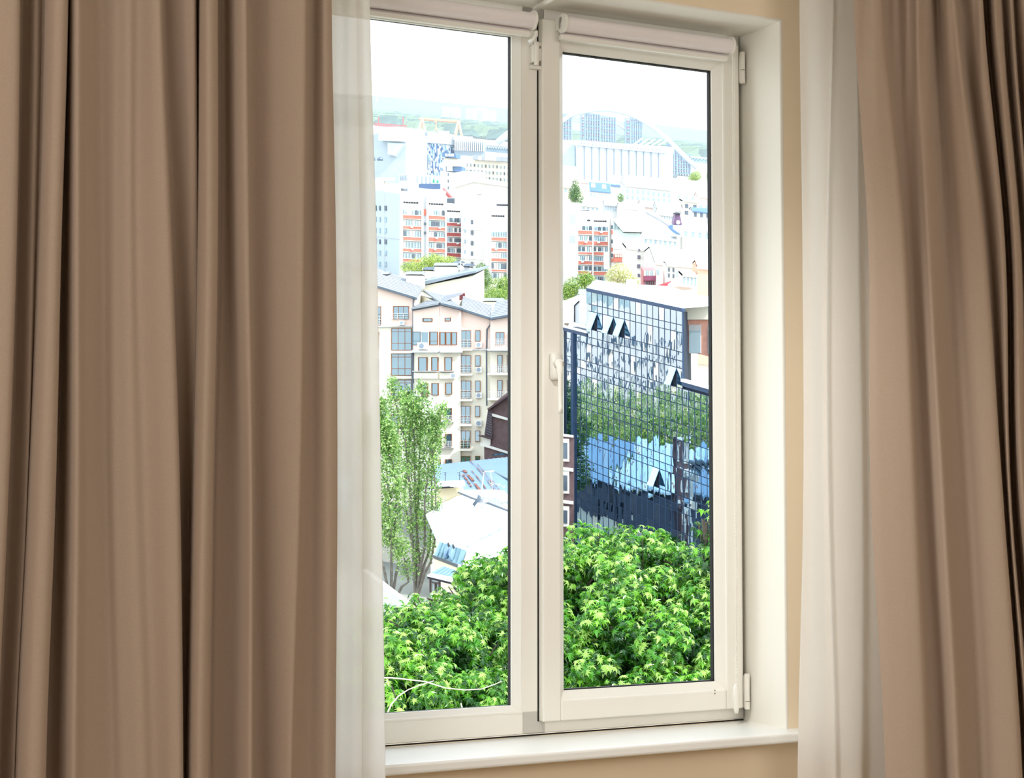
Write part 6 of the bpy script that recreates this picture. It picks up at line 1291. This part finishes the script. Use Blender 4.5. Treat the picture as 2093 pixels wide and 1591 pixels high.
    for pts in twigs:
        k = MB(); k.tube([P(*p) for p in pts], [.011 - .007 * i / len(pts) for i in range(len(pts))], 6); k.build('bare_twig', mat('twig', (214, 196, 176), .8, .1, 10), r, smooth=True, label='bare pale twig')
    return r
def fast(mb, name, mats, parent):
    me = bpy.data.meshes.new(name); I = MW[parent.name].inverted(); me.from_pydata([I @ v for v in mb.v], [], mb.f); me.polygons.foreach_set('material_index', mb.mi)
    for m_ in mats: me.materials.append(m_)
    o = bpy.data.objects.new(name, me); link(o, parent); return o
maple('large maple filling the lower part of the left pane, bare twigs before it',
      [(1000, 1215, 27.5, .75, .62), (1040, 1165, 28, .55, .5), (940, 1270, 26.5, .8, .6), (860, 1290, 26, .7, .55), (800, 1340, 25, .75, .6), (905, 1360, 25, .85, .7), (1010, 1340, 26, .8, .8), (1080, 1260, 27, .9, .9),
       (850, 1440, 24.5, .9, .6), (960, 1440, 24.5, .9, .6), (1060, 1430, 25, .9, .8), (770, 1250, 27, .35, .3), (875, 1235, 28, .40, .24), (800, 1265, 27.5, .35, .3), (920, 1225, 28, .35, .3), (985, 1170, 28.5, .35, .3), (740, 1450, 24.5, .9, .9), (900, 1560, 25, 1.8, .6), (1090, 1560, 26, 1.2, .8), (965, 1215, 28, .4, .35)],
      71, 24000, 290, (930, 1500, 27.5),
      twigs=[[(770, 1386, 22.6), (800, 1386, 22.5), (828, 1389, 22.5), (870, 1394, 22.4), (910, 1407, 22.4), (950, 1411, 22.3), (985, 1409, 22.3), (1010, 1400, 22.3), (1025, 1393, 22.3)],
             [(790, 1462, 22.2), (800, 1440, 22.2), (815, 1423, 22.2), (835, 1410, 22.2), (860, 1401, 22.2), (887, 1392, 22.2)],
             [(910, 1460, 22.0), (930, 1452, 22.0), (955, 1448, 22.0), (990, 1453, 22.0)], [(945, 1450, 22.0), (942, 1438, 22.0)]])
maple('large sunlit maple filling the lower part of the right pane',
      [(1185, 1105, 27.5, .60, .38), (1300, 1115, 27.5, .65, .38), (1350, 1105, 27.5, .42, .30), (1250, 1140, 27, .7, .42), (1400, 1155, 27, .6, .4), (1190, 1200, 26.5, .85, .7), (1290, 1210, 26, .9, .7), (1390, 1225, 26, .85, .65), (1450, 1180, 26.5, .5, .5),
       (1180, 1320, 25.5, .85, .8), (1280, 1320, 25, .9, .8), (1390, 1320, 25, .9, .8), (1470, 1300, 25.5, .7, .9), (1200, 1430, 25, 1.0, .6), (1320, 1430, 24.5, 1.0, .6), (1440, 1420, 24.5, .9, .6), (1120, 1200, 27, .9, .9), (1110, 1350, 25.5, .9, .9), (1520, 1200, 27, .7, .9), (1300, 1540, 25, 1.8, .6)],
      72, 26000, 290, (1300, 1500, 27.5))
maple('maple branch with leaves reaching in at the right edge of the right pane',
      [(1452, 1075, 25.8, .16, .30), (1440, 1055, 25.8, .12, .12), (1470, 1110, 25.8, .35, .5), (1500, 1060, 26, .4, .6)], 73, 700, 120, (1530, 1500, 26.5))
# ------------------------------------------------------------------ haze over the town
def haze():
    m = bpy.data.materials.new('haze'); m.use_nodes = True; t = m.node_tree; t.nodes.clear(); o = t.nodes.new('ShaderNodeOutputMaterial'); v = t.nodes.new('ShaderNodeVolumeScatter')
    v.inputs['Color'].default_value = (.80, .91, 1.0, 1); v.inputs['Density'].default_value = HAZE; v.inputs['Anisotropy'].default_value = 0.0; t.links.new(v.outputs[0], o.inputs['Volume'])
    k = MB(); y0, y1 = 290, 5600; X0, X1 = 400, 2600
    def b(x, y, dz): return Vector((x, y, -45 + .217 * y - .1 * x * min(1, y / 300) + dz))
    A = [b(-X0, y0, -60), b(X0, y0, -60), b(X1, y1, -300), b(-X1, y1, -300)]; B = [b(-X0, y0, 130), b(X0, y0, 130), b(X1, y1, 330), b(-X1, y1, 330)]
    k.prism(A, B); k.build('haze', m, base=Vector((0, 1500, 100)), kind='stuff', label='thin haze lying over the distant town', cat='haze')
haze()
# repeats share a group
for pre, grp in (('aerial', 'aerials on the tin roofs'), ('capped_chimney', 'capped chimneys on the apartment house'), ('panel_block', 'nine storey panel blocks'), ('house', 'houses of the low town'), ('roller_blind', 'roller blinds on the window'), ('poplar', 'poplars in the yard'), ('round_tree', 'trees behind the apartment house'), ('tin_roof_house', 'tin roofed houses of the side street'), ('curtain_track', 'curtain tracks'), ('linden', 'lindens in the side street'), ('maple', 'maples below the window'), ('curtain', 'brown curtains beside the window'), ('sheer_curtain', 'sheer curtains beside the window'), ('riverside_tree', 'trees by the bridge')):
    for o in bpy.data.objects:
        if o.parent is None and o.name.split('.')[0] == pre: o['group'] = grp
